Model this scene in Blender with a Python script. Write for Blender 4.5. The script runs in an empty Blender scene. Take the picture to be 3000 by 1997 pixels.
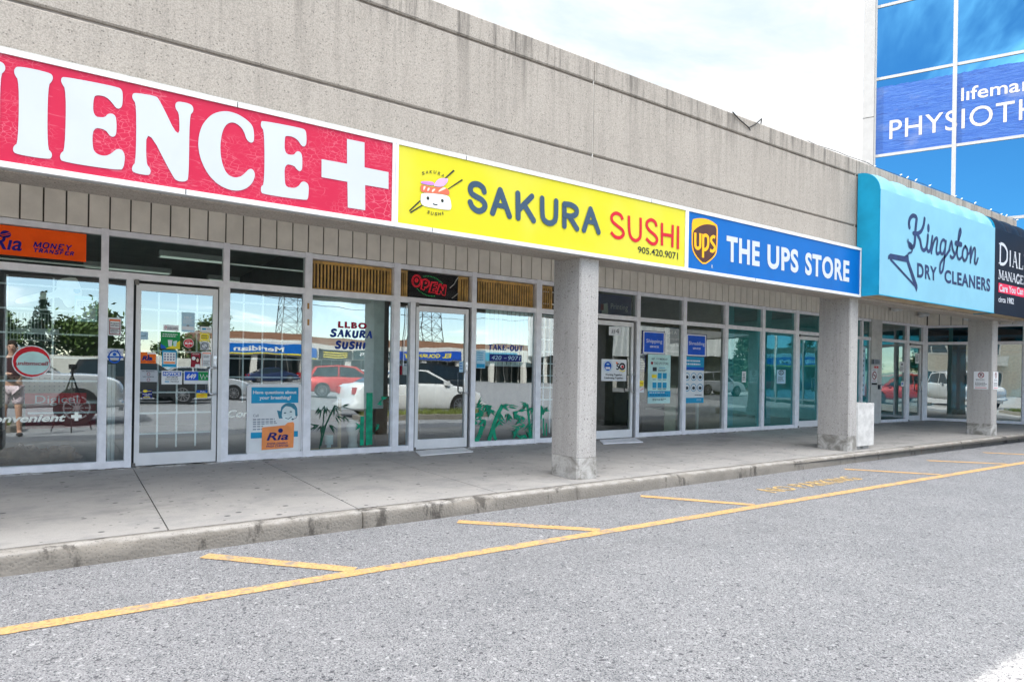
import bpy, bmesh, math, random
from mathutils import Vector, Matrix
from mathutils.geometry import tessellate_polygon
random.seed(7)
S = bpy.context.scene
COL = S.collection
# ------------------------------------------------------------------ camera
F_PX, YAW, ROLL, HY, CXP, HC = 1891.54, 0.598543, 0.0155726, 1094.69, 1506.97, 1.085
cy_, sy_, cr_, sr_ = math.cos(YAW), math.sin(YAW), math.cos(ROLL), math.sin(ROLL)
cam = bpy.data.cameras.new('camera'); camo = bpy.data.objects.new('camera', cam); COL.objects.link(camo)
cam.sensor_width = 36.0; cam.sensor_fit = 'HORIZONTAL'; cam.lens = F_PX / 3000 * 36
cam.shift_x = (1500 - CXP) / 3000; cam.shift_y = (HY - 998.5) / 3000
cam.clip_start = 0.05; cam.clip_end = 2000
R_ = Vector((cy_, -sy_, 0)); F_ = Vector((sy_, cy_, 0)); U_ = Vector((0, 0, 1))
rt = R_ * cr_ + U_ * sr_; up = U_ * cr_ - R_ * sr_; bk = -F_
camo.matrix_world = Matrix(((rt.x, up.x, bk.x, 0), (rt.y, up.y, bk.y, 0), (rt.z, up.z, bk.z, HC), (0, 0, 0, 1)))
S.camera = camo
# ------------------------------------------------------------------ sky, sun, exposure
SUN_EL = math.radians(43); SUN_AZ = math.atan2(-0.6, 0.8)      # azimuth from +Y towards +X
sdir = Vector((math.sin(SUN_AZ) * math.cos(SUN_EL), math.cos(SUN_AZ) * math.cos(SUN_EL), math.sin(SUN_EL)))
W = bpy.data.worlds.new('World'); S.world = W; W.use_nodes = True
nt = W.node_tree; nt.nodes.clear()
def wn(t, **k):
    n = nt.nodes.new(t)
    for a, b in k.items(): setattr(n, a, b)
    return n
out = wn('ShaderNodeOutputWorld'); bg = wn('ShaderNodeBackground'); bg.inputs['Strength'].default_value = 0.15
sky = wn('ShaderNodeTexSky', sky_type='NISHITA', sun_disc=False, sun_elevation=SUN_EL, sun_rotation=SUN_AZ)
sky.air_density = 1.0; sky.dust_density = 0.15; sky.ozone_density = 1.6
tc = wn('ShaderNodeTexCoord'); sep = wn('ShaderNodeSeparateXYZ')
L = nt.links.new
L(tc.outputs['Generated'], sep.inputs[0])
def mth(op, a, b=None, c=None):
    n = wn('ShaderNodeMath', operation=op)
    for i, v in enumerate((a, b, c)):
        if v is None: continue
        if isinstance(v, (int, float)): n.inputs[i].default_value = v
        else: L(v, n.inputs[i])
    return n.outputs[0]
zc = mth('ADD', mth('MAXIMUM', sep.outputs['Z'], 0.0), 0.22)
px_ = mth('DIVIDE', sep.outputs['X'], zc); py_ = mth('DIVIDE', sep.outputs['Y'], zc)
cmb = wn('ShaderNodeCombineXYZ'); L(px_, cmb.inputs[0]); L(mth('MULTIPLY', py_, 1.6), cmb.inputs[1])
nz = wn('ShaderNodeTexNoise'); nz.inputs['Scale'].default_value = 1.1; nz.inputs['Detail'].default_value = 9
nz.inputs['Roughness'].default_value = 0.62; nz.inputs['Distortion'].default_value = 0.5
L(cmb.outputs[0], nz.inputs['Vector'])
# bright cumulus added high over the car park (-Y) to light the shopfronts; a thin pale veil lies behind the building (+Y); low sky on the car park side stays blue
hi = wn('ShaderNodeMapRange', interpolation_type='SMOOTHSTEP'); L(sep.outputs['Z'], hi.inputs[0]); hi.inputs[1].default_value = .20; hi.inputs[2].default_value = .66; hi.inputs[3].default_value = -.10; hi.inputs[4].default_value = .20
vy = wn('ShaderNodeMapRange', interpolation_type='SMOOTHSTEP'); L(sep.outputs['Y'], vy.inputs[0]); vy.inputs[1].default_value = -.10; vy.inputs[2].default_value = .30
fac = mth('ADD', mth('ADD', nz.outputs['Fac'], hi.outputs[0]), mth('MULTIPLY', vy.outputs[0], .8))
mr = wn('ShaderNodeMapRange', interpolation_type='SMOOTHSTEP'); L(fac, mr.inputs[0])
mr.inputs[1].default_value = 0.44; mr.inputs[2].default_value = 0.74
nv = wn('ShaderNodeMapRange', interpolation_type='SMOOTHSTEP'); L(nz.outputs['Fac'], nv.inputs[0]); nv.inputs[1].default_value = .30; nv.inputs[2].default_value = .55
veil = wn('ShaderNodeMix', data_type='RGBA'); L(nv.outputs[0], veil.inputs[0]); veil.inputs[6].default_value = (2.0, 2.35, 2.72, 1); veil.inputs[7].default_value = (3.05, 3.08, 3.1, 1)
fill_cloud = wn('ShaderNodeMix', data_type='RGBA'); L(nv.outputs[0], fill_cloud.inputs[0]); fill_cloud.inputs[6].default_value = (8.6, 8.4, 8.25, 1); fill_cloud.inputs[7].default_value = (15.6, 15.2, 14.8, 1)
cc = wn('ShaderNodeMix', data_type='RGBA'); L(vy.outputs[0], cc.inputs[0]); L(fill_cloud.outputs[2], cc.inputs[6]); L(veil.outputs[2], cc.inputs[7])
mix = wn('ShaderNodeMix', data_type='RGBA'); L(mr.outputs[0], mix.inputs[0])
L(sky.outputs[0], mix.inputs[6]); L(cc.outputs[2], mix.inputs[7])
L(mix.outputs[2], bg.inputs[0]); L(bg.outputs[0], out.inputs[0])
sun = bpy.data.lights.new('sun', 'SUN'); sun.energy = 4.8; sun.angle = math.radians(0.5); sun.color = (1, 0.94, 0.85)
suno = bpy.data.objects.new('sun', sun); COL.objects.link(suno); suno.rotation_euler = sdir.to_track_quat('Z', 'Y').to_euler()
S.view_settings.view_transform = 'Standard'; S.view_settings.look = 'None'
S.view_settings.exposure = 1.42; S.view_settings.gamma = 1; S.view_settings.use_curve_mapping = False
S.render.engine = 'CYCLES'; S.cycles.use_denoising = True; S.cycles.max_bounces = 8
S.cycles.transparent_max_bounces = 16
S.cycles.sample_clamp_indirect = 6
# ------------------------------------------------------------------ geometry of the photograph
O = Vector((0, 0, HC))
def ray(x, y):
    u, w = (x - CXP) / F_PX, (y - HY) / F_PX
    a = cr_ * u + sr_ * w; b = -sr_ * u + cr_ * w
    return Vector((a * cy_ + sy_, -a * sy_ + cy_, -b))
class Pl:
    """a real plane in the place: origin, right, up; n points out of it"""
    def __init__(s, o, u, v): s.o, s.u, s.v = Vector(o), Vector(u).normalized(), Vector(v).normalized(); s.n = s.u.cross(s.v)
    def P(s, a, b, off=0.0): return s.o + s.u * a + s.v * b + s.n * off
    def at(s, x, y):
        d = ray(x, y); t = (s.o - O).dot(s.n) / d.dot(s.n); q = O + d * t - s.o
        return (q.dot(s.u), q.dot(s.v))
    def off(s, d): return Pl(s.o + s.n * d, s.u, s.v)
def YP(Y): return Pl((0, Y, 0), (1, 0, 0), (0, 0, 1))
GLY = 8.13
GL = YP(GLY)
def Zm(ox, oy, sc): return lambda a, b: (ox + a / sc, oy + b / sc)
def gx(px, py=1092): return GL.at(px, py)[0]
def gz(px, py): return GL.at(px, py)[1]
def road_z(Y): return -0.13 - 0.03 * (4.72 - max(min(Y, 4.9), -1.0))
def onroad(x, y):
    d = ray(x, y); lo, hi = 0.1, 400.0
    for _ in range(60):
        m = (lo + hi) / 2; q = O + d * m
        if q.z > road_z(q.y): lo = m
        else: hi = m
    return O + d * lo
# ------------------------------------------------------------------ materials
def lin(h):
    h = h.lstrip('#'); r = []
    for i in (0, 2, 4):
        c = int(h[i:i + 2], 16) / 255; r.append(c / 12.92 if c <= 0.04045 else ((c + 0.055) / 1.055) ** 2.4)
    return tuple(r)
class NB:
    def __init__(s, name):
        s.m = bpy.data.materials.new(name); s.m.use_nodes = True; s.nt = s.m.node_tree; s.N = s.nt.nodes
        s.b = s.N['Principled BSDF']; s.pos = s.n('ShaderNodeNewGeometry').outputs['Position']
    def n(s, t, **k):
        q = s.N.new(t)
        for a, b in k.items(): setattr(q, a, b)
        return q
    def set(s, inp, v):
        if isinstance(v, bpy.types.NodeSocket): s.nt.links.new(v, inp)
        elif isinstance(v, tuple) and len(v) == 3 and len(inp.default_value) == 4: inp.default_value = (*v, 1)
        else: inp.default_value = v
    def map(s, scale, vec=None):
        q = s.n('ShaderNodeMapping'); s.set(q.inputs['Vector'], vec or s.pos); q.inputs['Scale'].default_value = scale; return q.outputs[0]
    def noise(s, sc, det=4, rough=.55, vec=None, dist=0):
        q = s.n('ShaderNodeTexNoise'); s.set(q.inputs['Vector'], vec or s.pos); q.inputs['Scale'].default_value = sc
        q.inputs['Detail'].default_value = det; q.inputs['Roughness'].default_value = rough; q.inputs['Distortion'].default_value = dist
        return q.outputs['Fac']
    def voro(s, sc, vec=None, feat='F1', out='Distance', rnd=1):
        q = s.n('ShaderNodeTexVoronoi', feature=feat); s.set(q.inputs['Vector'], vec or s.pos); q.inputs['Scale'].default_value = sc
        q.inputs['Randomness'].default_value = rnd
        return q.outputs[out]
    def rng(s, v, a, b, c=0., d=1., smooth=True):
        q = s.n('ShaderNodeMapRange', interpolation_type='SMOOTHSTEP' if smooth else 'LINEAR'); s.set(q.inputs[0], v)
        for i, x in enumerate((a, b, c, d)): q.inputs[i + 1].default_value = x
        return q.outputs[0]
    def mix(s, f, a, b, mode='MIX'):
        q = s.n('ShaderNodeMix', data_type='RGBA', blend_type=mode)
        s.set(q.inputs[0], f); s.set(q.inputs[6], a); s.set(q.inputs[7], b); return q.outputs[2]
    def math(s, op, a, b=0.):
        q = s.n('ShaderNodeMath', operation=op); s.set(q.inputs[0], a); s.set(q.inputs[1], b); return q.outputs[0]
    def bump(s, h, st=.3, d=.01):
        q = s.n('ShaderNodeBump'); s.set(q.inputs['Height'], h); q.inputs['Strength'].default_value = st; q.inputs['Distance'].default_value = d
        s.nt.links.new(q.outputs[0], s.b.inputs['Normal'])
    def done(s, col=None, rough=.6, metal=0., spec=.5):
        if col is not None: s.set(s.b.inputs['Base Color'], col)
        s.set(s.b.inputs['Roughness'], rough); s.b.inputs['Metallic'].default_value = metal
        s.b.inputs['Specular IOR Level'].default_value = spec
        return s.m
MC = {}
def mat(name, color, rough=.5, metal=0., var=.12, sc=6., spec=.2):
    """plain paint / plastic / vinyl with a little unevenness"""
    if name in MC: return MC[name]
    c = lin(color) if isinstance(color, str) else color
    b = NB(name); f = b.noise(sc, 5, .6)
    m = b.done(b.mix(b.rng(f, .3, .7), tuple(x * (1 - var) for x in c), tuple(min(1, x * (1 + var * .6)) for x in c)), rough, metal, spec)
    MC[name] = m; return m
def emis(name, color, st):
    b = NB(name); b.b.inputs['Emission Color'].default_value = (*lin(color), 1); b.b.inputs['Emission Strength'].default_value = st
    return b.done(lin(color), .5)
def glass(name, tint, base, rough=0.0, refl=(1, 1, 1), wob=.004):
    """one sheet of window glass: fresnel mirror over a tinted see-through"""
    b = NB(name); nt_ = b.nt; b.N.remove(b.b)
    tr = b.n('ShaderNodeBsdfTransparent'); tr.inputs[0].default_value = (*tint, 1)
    gl = b.n('ShaderNodeBsdfGlossy'); gl.inputs['Roughness'].default_value = rough; gl.inputs[0].default_value = (*refl, 1)
    lw = b.n('ShaderNodeLayerWeight'); lw.inputs['Blend'].default_value = .5
    fr = b.math('MULTIPLY', b.math('POWER', lw.outputs['Facing'], 3.0), 1 - base)
    fac_ = b.math('MINIMUM', b.math('ADD', fr, base), .95)
    bm = b.n('ShaderNodeBump'); b.set(bm.inputs['Height'], b.noise(1.1, 2, .4)); bm.inputs['Strength'].default_value = .5; bm.inputs['Distance'].default_value = wob
    nt_.links.new(bm.outputs[0], gl.inputs['Normal'])
    mx = b.n('ShaderNodeMixShader'); b.set(mx.inputs[0], fac_)
    nt_.links.new(tr.outputs[0], mx.inputs[1]); nt_.links.new(gl.outputs[0], mx.inputs[2])
    nt_.links.new(mx.outputs[0], b.N['Material Output'].inputs[0]); return b.m
def concrete(name, c0, c1, speck=.5, streak=.4, ztop=None, sc=1.):
    b = NB(name)
    base = b.mix(b.noise(1.3, 6, .6), c0, c1)
    sp = b.rng(b.voro(64 * sc), .14, .34, 1, 0); pick = b.rng(b.noise(41 * sc, 2), .46, .60, 0, .8)
    base = b.mix(b.math('MULTIPLY', b.math('MULTIPLY', sp, pick), speck), base, tuple(x * .22 for x in c0))
    li = b.math('MULTIPLY', b.rng(b.voro(75 * sc, b.map((1, 1, 1.2))), .1, .26, 1, 0), b.rng(b.noise(30 * sc, 2), .5, .6))
    base = b.mix(b.math('MULTIPLY', li, .3), base, tuple(min(1, x * 1.5) for x in c1))
    gr = b.noise(105, 3, .75); base = b.mix(b.rng(gr, .40, .62, 0, .95), base, b.mix(.5, base, tuple(x * .45 for x in c0)))
    if streak:
        st = b.rng(b.noise(1, 7, .72, b.map((6, 6, .5))), .44, .70)
        st2 = b.rng(b.noise(1, 6, .75, b.map((21, 21, .9))), .48, .70)
        st = b.math('ADD', b.math('MULTIPLY', st, .6), b.math('MULTIPLY', st2, .5))
        if ztop:
            sp_ = b.n('ShaderNodeSeparateXYZ'); b.set(sp_.inputs[0], b.pos)
            st = b.math('MULTIPLY', st, b.math('ADD', b.rng(sp_.outputs[2], 3.9, 4.37, 0, 1.0, False), b.rng(sp_.outputs[2], ztop[0], 4.2, .30, .62, False)))
        base = b.mix(b.math('MULTIPLY', st, streak), base, tuple(x * .36 for x in c0))
    b.bump(b.math('SUBTRACT', b.noise(70, 4), b.math('MULTIPLY', sp, pick)), .35, .006)
    return b.done(base, .9, 0, .25)
M_PANEL = concrete('precast_concrete', (.345, .31, .27), (.43, .388, .34), .85, .95, (3.1, 4.35), .72)
M_PIL = concrete('pillar_concrete', (.385, .37, .355), (.47, .452, .43), .9, .35, None, .5)
def m_base():
    b = NB('patched_cement'); f = b.noise(4.5, 7, .65, dist=.6)
    g = b.noise(60, 4, .7); c = b.mix(b.rng(b.math('ADD', f, b.math('MULTIPLY', g, .25)), .50, .74), (.20, .19, .17), (.46, .45, .43)); c = b.mix(b.rng(b.noise(7, 6, .7), .56, .72, 0, .75), c, (.11, .10, .085)); c = b.mix(b.rng(g, .45, .7, 0, .5), c, (.16, .155, .15))
    b.bump(f, .6, .02); return b.done(c, .9, 0, .2)
M_PBASE = m_base()
def m_asphalt():
    b = NB('asphalt_surface')
    base = b.mix(b.noise(.55, 5, .6), (.178, .183, .192), (.230, .235, .245))
    base = b.mix(b.rng(b.noise(2.2, 4, .7), .35, .75, 0, .35), base, (.30, .30, .308))
    v = b.voro(190, out='Color'); hs = b.n('ShaderNodeSeparateColor'); b.set(hs.inputs[0], v)
    base = b.mix(b.rng(hs.outputs[0], .60, .95, 0, .55), base, (.44, .44, .45))
    base = b.mix(b.rng(hs.outputs[1], .64, .95, 0, .9), base, (.055, .058, .068))
    v2 = b.voro(66, out='Color'); h2 = b.n('ShaderNodeSeparateColor'); b.set(h2.inputs[0], v2)
    base = b.mix(b.rng(h2.outputs[0], .955, .995, 0, .75), base, (.035, .036, .045))
    base = b.mix(b.rng(h2.outputs[1], .965, .99, 0, .4), base, (.55, .55, .56))
    ck = b.math('ADD', b.voro(.23, b.map((1, 1, 0)), 'DISTANCE_TO_EDGE'), b.rng(b.noise(.35, 2), .42, .50, .05, 0)); wob = b.noise(7, 3)
    base = b.mix(b.rng(b.math('ADD', ck, b.math('MULTIPLY', wob, .02)), .0085, .0125, .0, .0), base, (.07, .07, .075))
    st = b.rng(b.noise(1.5, 4, .6), .68, .78, 0, .4); base = b.mix(st, base, (.085, .087, .095)); base = b.mix(b.rng(b.noise(1, 4, .6, b.map((.25, 1.6, 1))), .5, .72, 0, .22), base, (.15, .152, .16))
    b.bump(b.math('ADD', hs.outputs[0], b.noise(160, 3)), .55, .006)
    return b.done(base, .93, 0, .25)
M_ASPH = m_asphalt()
def m_walk():
    b = NB('pavement_concrete')
    base = b.mix(b.noise(1.0, 7, .65), (.285, .277, .267), (.425, .408, .386))
    base = b.mix(b.rng(b.noise(2.2, 7, .75), .44, .66, 0, .6), base, (.235, .235, .235))
    base = b.mix(b.rng(b.noise(1, 5, .6, b.map((3, 40, 3))), .5, .75, 0, .25), base, (.24, .24, .25))
    v = b.n('ShaderNodeTexVoronoi'); b.set(v.inputs['Vector'], b.map((1, 1, 0))); v.inputs['Scale'].default_value = 5.2
    hs = b.n('ShaderNodeSeparateColor'); b.set(hs.inputs[0], v.outputs['Color'])
    gum = b.math('MULTIPLY', b.rng(v.outputs['Distance'], .09, .14, 1, 0), b.rng(hs.outputs[0], .22, .27))
    base = b.mix(b.math('MULTIPLY', gum, .85), base, (.055, .055, .06))
    v = b.n('ShaderNodeTexVoronoi'); b.set(v.inputs['Vector'], b.map((1, 1, 0))); v.inputs['Scale'].default_value = 13
    hs = b.n('ShaderNodeSeparateColor'); b.set(hs.inputs[0], v.outputs['Color'])
    gum = b.math('MULTIPLY', b.rng(v.outputs['Distance'], .11, .17, 1, 0), b.rng(hs.outputs[0], .55, .6))
    base = b.mix(b.math('MULTIPLY', gum, .7), base, (.07, .07, .075))
    base = b.mix(b.rng(b.noise(170, 3, .7), .4, .7, 0, .4), base, (.2, .2, .2))
    base = b.mix(b.rng(b.noise(.8, 5, .7, b.map((1, 1.7, 1))), .54, .68, 0, .5), base, (.19, .188, .185)); b.bump(b.noise(120, 4), .3, .004)
    return b.done(base, .9, 0, .25)
M_WALK = m_walk()
def m_kerb():
    b = NB('kerb_concrete')
    sp = b.n('ShaderNodeSeparateXYZ'); b.set(sp.inputs[0], b.pos)
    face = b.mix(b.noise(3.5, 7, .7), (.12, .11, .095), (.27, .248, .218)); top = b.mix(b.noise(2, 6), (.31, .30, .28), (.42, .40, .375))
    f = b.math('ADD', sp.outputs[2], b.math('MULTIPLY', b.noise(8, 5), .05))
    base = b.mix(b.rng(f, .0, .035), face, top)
    base = b.mix(b.rng(b.voro(55), .1, .3, .7, 0), base, (.10, .095, .085))
    base = b.mix(b.math('MULTIPLY', b.rng(b.noise(2.6, 6, .75, b.map((1, 1, .35))), .55, .64), .8), base, (.055, .05, .045))
    base = b.mix(b.math('MULTIPLY', b.rng(b.noise(2.3, 4, .7, b.map((1, 1, .2))), .66, .71), .7), base, (.17, .05, .018))
    b.bump(b.math('ADD', b.noise(45, 5, .7), b.voro(55)), .4, .01)
    return b.done(base, .95, 0, .2)
M_KERB = m_kerb()
def m_line():
    b = NB('yellow_road_paint')
    c = b.mix(b.noise(3, 5), (.50, .295, .115), (.57, .36, .16))
    v = b.voro(80, out='Color'); hs = b.n('ShaderNodeSeparateColor'); b.set(hs.inputs[0], v)
    c = b.mix(b.rng(hs.outputs[0], .72, .9, 0, .75), c, (.27, .19, .10)); c = b.mix(b.rng(hs.outputs[1], .7, .95, 0, .5), c, (.62, .45, .22))
    c = b.mix(b.rng(b.noise(11, 6, .8), .50, .64, 0, .85), c, (.22, .215, .21))
    b.bump(b.math('ADD', hs.outputs[0], b.noise(160, 3)), .4, .005); return b.done(c, .85, 0, .25)
M_LINE = m_line()
M_LINEW = mat('worn_yellow_paint', (.55, .38, .16), .85, 0, .6, 30)
M_ALU = mat('painted_aluminium', (.76, .76, .79), .42, .0, .10, 9, .5)
M_ALUW = mat('white_aluminium', (.68, .68, .68), .4, .0, .06, 5, .5)
M_STEEL = mat('brushed_steel', (.62, .62, .64), .28, 1., .1, 20)
M_SIDE = mat('metal_siding', (.72, .67, .59), .55, .0, .10, 4, .4)
M_SOFF = mat('soffit_panel', (.66, .66, .64), .5, .0, .14, 3, .4)
M_DARK = mat('dark_gap', (.03, .03, .03), .8)
M_RUB = mat('black_rubber', (.02, .02, .022), .7)
G_CLEAR = glass('shop_glass', (.76, .86, .85), .28, refl=(.86, .95, 1.))
G_DARK = glass('transom_glass', (.78, .88, .83), .03)
G_TEAL = glass('teal_glass', (.10, .55, .59), .17, refl=(.62, .95, 1.))
G_TEALT = glass('teal_transom_glass', (.14, .50, .50), .06)
G_MIR = glass('mirror_teal_glass', (.16, .50, .50), .38, refl=(.92, 1., .99))
G_LOB = glass('lobby_glass', (.14, .46, .46), .24, refl=(.9, 1., .98))
G_SLAT = glass('clear_transom_glass', (.93, .92, .88), .03)
G_UPS = glass('bronze_glass', (.56, .64, .57), .13, refl=(.88, .96, 1.))
M_WHITE = mat('white_print', (.70, .71, .72), .5, 0, .04)
M_BLACK = mat('black_print', (.02, .02, .025), .5)
# ------------------------------------------------------------------ mesh helpers
class MB:
    def __init__(s): s.v = []; s.f = []; s.cuts = []
    def add(s, vs, fs):
        k = len(s.v); s.v += [tuple(x) for x in vs]; s.f += [tuple(i + k for i in f) for f in fs]; return s
    def box(s, x0, x1, y0, y1, z0, z1):
        vs = [(x, y, z) for x in (x0, x1) for y in (y0, y1) for z in (z0, z1)]
        return s.add(vs, [(0, 1, 3, 2), (4, 6, 7, 5), (0, 4, 5, 1), (2, 3, 7, 6), (0, 2, 6, 4), (1, 5, 7, 3)])
    def hexa(s, bot, top):
        return s.add(list(bot) + list(top), [(3, 2, 1, 0), (4, 5, 6, 7), (0, 1, 5, 4), (1, 2, 6, 5), (2, 3, 7, 6), (3, 0, 4, 7)])
    def pbox(s, pl, u0, u1, v0, v1, d0, d1):
        """box on a plane: from offset d0 to d1 along its normal"""
        q = [(u0, v0), (u1, v0), (u1, v1), (u0, v1)]
        return s.hexa([pl.P(a, b, d0) for a, b in q], [pl.P(a, b, d1) for a, b in q])
    def bbox(s, x0, x1, y0, y1, z0, z1, c=.01):
        """box with its four vertical edges chamfered"""
        p = [(x0 + c, y0), (x1 - c, y0), (x1, y0 + c), (x1, y1 - c), (x1 - c, y1), (x0 + c, y1), (x0, y1 - c), (x0, y0 + c)]
        n = len(p); vs = [(a, b, z0) for a, b in p] + [(a, b, z1) for a, b in p]
        return s.add(vs, [tuple(range(n))[::-1], tuple(range(n, 2 * n))] + [(i, (i + 1) % n, n + (i + 1) % n, n + i) for i in range(n)])
    def quad(s, a, b, c, d): return s.add([a, b, c, d], [(0, 1, 2, 3)])
    def rect(s, pl, u0, v0, u1, v1, off=.0): return s.quad(pl.P(u0, v0, off), pl.P(u1, v0, off), pl.P(u1, v1, off), pl.P(u0, v1, off))
    def poly(s, pl, pts, off=.0, thick=0.):
        n = len(pts)
        ar = sum(pts[i][0] * pts[(i + 1) % n][1] - pts[(i + 1) % n][0] * pts[i][1] for i in range(n))
        if ar < 0: pts = pts[::-1]
        tr = tessellate_polygon([[Vector((a, b, 0)) for a, b in pts]])
        fs = []
        for t in tr:
            a, b, c = (pts[i] for i in t)
            fs.append(t if (b[0] - a[0]) * (c[1] - a[1]) - (c[0] - a[0]) * (b[1] - a[1]) > 0 else t[::-1])
        s.add([pl.P(a, b, off) for a, b in pts], fs)
        if thick:
            k = len(s.v); s.add([pl.P(a, b, off) for a, b in pts] + [pl.P(a, b, off - thick) for a, b in pts],
                  [(n + i, n + (i + 1) % n, (i + 1) % n, i) for i in range(n)])
        return s
    def ell(s, pl, cu, cv, ru, rv, off=.0, n=28, a0=0, a1=360):
        p = [(cu + ru * math.cos(math.radians(a0 + (a1 - a0) * i / n)), cv + rv * math.sin(math.radians(a0 + (a1 - a0) * i / n))) for i in range(n + (0 if a1 - a0 >= 360 else 1))]
        return s.poly(pl, p, off)
    def ring(s, pl, cu, cv, ru, rv, w, off=.0, n=32, a0=0, a1=360):
        vs = []
        for i in range(n + 1):
            a = math.radians(a0 + (a1 - a0) * i / n)
            vs += [pl.P(cu + ru * math.cos(a), cv + rv * math.sin(a), off), pl.P(cu + (ru - w) * math.cos(a), cv + (rv - w) * math.sin(a), off)]
        return s.add(vs, [(2 * i, 2 * i + 2, 2 * i + 3, 2 * i + 1) for i in range(n)])
    def stroke(s, pl, pts, w, off=.0, caps=True, taper=None):
        """flat brush line with round ends"""
        q = [pts[0]]
        for p in pts[1:]:
            if abs(p[0] - q[-1][0]) + abs(p[1] - q[-1][1]) > 1e-6: q.append(p)
        n = len(q); Lf = []; Rt = []
        for i in range(n):
            if i == 0: d = (q[1][0] - q[0][0], q[1][1] - q[0][1]); m = 1
            elif i == n - 1: d = (q[-1][0] - q[-2][0], q[-1][1] - q[-2][1]); m = 1
            else:
                a = Vector((q[i][0] - q[i - 1][0], q[i][1] - q[i - 1][1])).normalized(); b = Vector((q[i + 1][0] - q[i][0], q[i + 1][1] - q[i][1])).normalized()
                d = a + b
                if d.length < .2: d = a; m = 1
                else: m = min(1.5, 1 / max(.5, d.normalized().dot(a)))
            l = math.hypot(*d) or 1; hw = w / 2 * m * (taper(i / (n - 1)) if taper else 1)
            nx, ny = -d[1] / l * hw, d[0] / l * hw
            Lf.append((q[i][0] + nx, q[i][1] + ny)); Rt.append((q[i][0] - nx, q[i][1] - ny))
        vs = []
        for a, b in zip(Lf, Rt): vs += [pl.P(*a, off), pl.P(*b, off)]
        s.add(vs, [(2 * i, 2 * i + 1, 2 * i + 3, 2 * i + 2) for i in range(n - 1)])
        if caps and not taper:
            for c, e in ((0, 1), (n - 1, -1)):
                d = (q[c][0] - q[c + (1 if c == 0 else -1)][0], q[c][1] - q[c + (1 if c == 0 else -1)][1]); a0 = math.degrees(math.atan2(d[1], d[0]))
                s.ell(pl, q[c][0], q[c][1], w / 2, w / 2, off, 9, a0 - 90, a0 + 90)
        return s
    def text(s, pl, body, quad, off=.0, bold=0., shear=0., sp=1.):
        """text stretched so that its outline fills quad = (u0,v0,u1,v1) or four corners bl,br,tr,tl"""
        vs, fs = text_shape(body, bold, shear, sp)
        if len(quad) == 4 and isinstance(quad[0], (int, float)):
            u0, v0, u1, v1 = quad; quad = ((u0, v0), (u1, v0), (u1, v1), (u0, v1))
        (a, b, c, d) = quad; o = []
        for x, y in vs:
            u = (a[0] * (1 - x) + b[0] * x) * (1 - y) + (d[0] * (1 - x) + c[0] * x) * y
            v = (a[1] * (1 - x) + b[1] * x) * (1 - y) + (d[1] * (1 - x) + c[1] * x) * y
            o.append(pl.P(u, v, off))
        s.cuts.append((len(s.v), len(s.v) + len(o), len(s.f), len(s.f) + len(fs)))
        return s.add(o, fs)
    def tube(s, pts, r, n=6, cap=True):
        pts = [Vector(p) for p in pts]; k = len(s.v); m = len(pts)
        prev = None
        for i, p in enumerate(pts):
            d = (pts[min(i + 1, m - 1)] - pts[max(i - 1, 0)]).normalized()
            a = d.orthogonal() if prev is None else (prev - d * prev.dot(d)); a.normalize(); prev = a; b = d.cross(a)
            rr = r[i] if isinstance(r, (list, tuple)) else r
            for j in range(n):
                t = 2 * math.pi * j / n; s.v.append(tuple(p + (a * math.cos(t) + b * math.sin(t)) * rr))
        for i in range(m - 1):
            for j in range(n): s.f.append((k + i * n + j, k + i * n + (j + 1) % n, k + (i + 1) * n + (j + 1) % n, k + (i + 1) * n + j))
        if cap: s.f += [tuple(k + j for j in range(n))[::-1], tuple(k + (m - 1) * n + j for j in range(n))]
        return s
    def ball(s, c, r, n=8, m=5, sq=(1, 1, 1)):
        k = len(s.v); c = Vector(c)
        for i in range(m + 1):
            t = math.pi * i / m
            for j in range(n):
                p = 2 * math.pi * j / n; s.v.append((c.x + r * sq[0] * math.sin(t) * math.cos(p), c.y + r * sq[1] * math.sin(t) * math.sin(p), c.z + r * sq[2] * math.cos(t)))
        for i in range(m):
            for j in range(n): s.f.append((k + i * n + j, k + (i + 1) * n + j, k + (i + 1) * n + (j + 1) % n, k + i * n + (j + 1) % n))
        return s
    def build(s, name, m, parent=None, smooth=False, local=False):
        if parent is not None and name in ('lettering', 'print') and len(s.cuts) > 1:      # every word is a part of its own
            inv = [True] * len(s.v); inf = [True] * len(s.f)
            for a, c, e, f in s.cuts:
                q = MB(); q.v = s.v[a:c]; q.f = [tuple(i - a for i in t) for t in s.f[e:f]]; q.build(name, m, parent, smooth, local)
                inv[a:c] = [False] * (c - a); inf[e:f] = [False] * (f - e)
            if not any(inf): return None
            ix = {}; r = MB()
            for i, k in enumerate(inv):
                if k: ix[i] = len(r.v); r.v.append(s.v[i])
            r.f = [tuple(ix[i] for i in t) for t, k in zip(s.f, inf) if k]; return r.build(name, m, parent, smooth, local)
        me = bpy.data.meshes.new(name)
        vs = s.v
        if parent is not None and not local:
            r = parent
            while r.parent: r = r.parent
            o = r.location; vs = [(x - o.x, y - o.y, z - o.z) for x, y, z in vs]
        me.from_pydata(vs, [], s.f); me.validate(); me.update()
        if smooth: me.polygons.foreach_set('use_smooth', [True] * len(me.polygons))
        if m: me.materials.append(m)
        ob = bpy.data.objects.new(name, me); COL.objects.link(ob)
        if parent is not None: ob.parent = parent
        return ob
TX = {}
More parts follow.
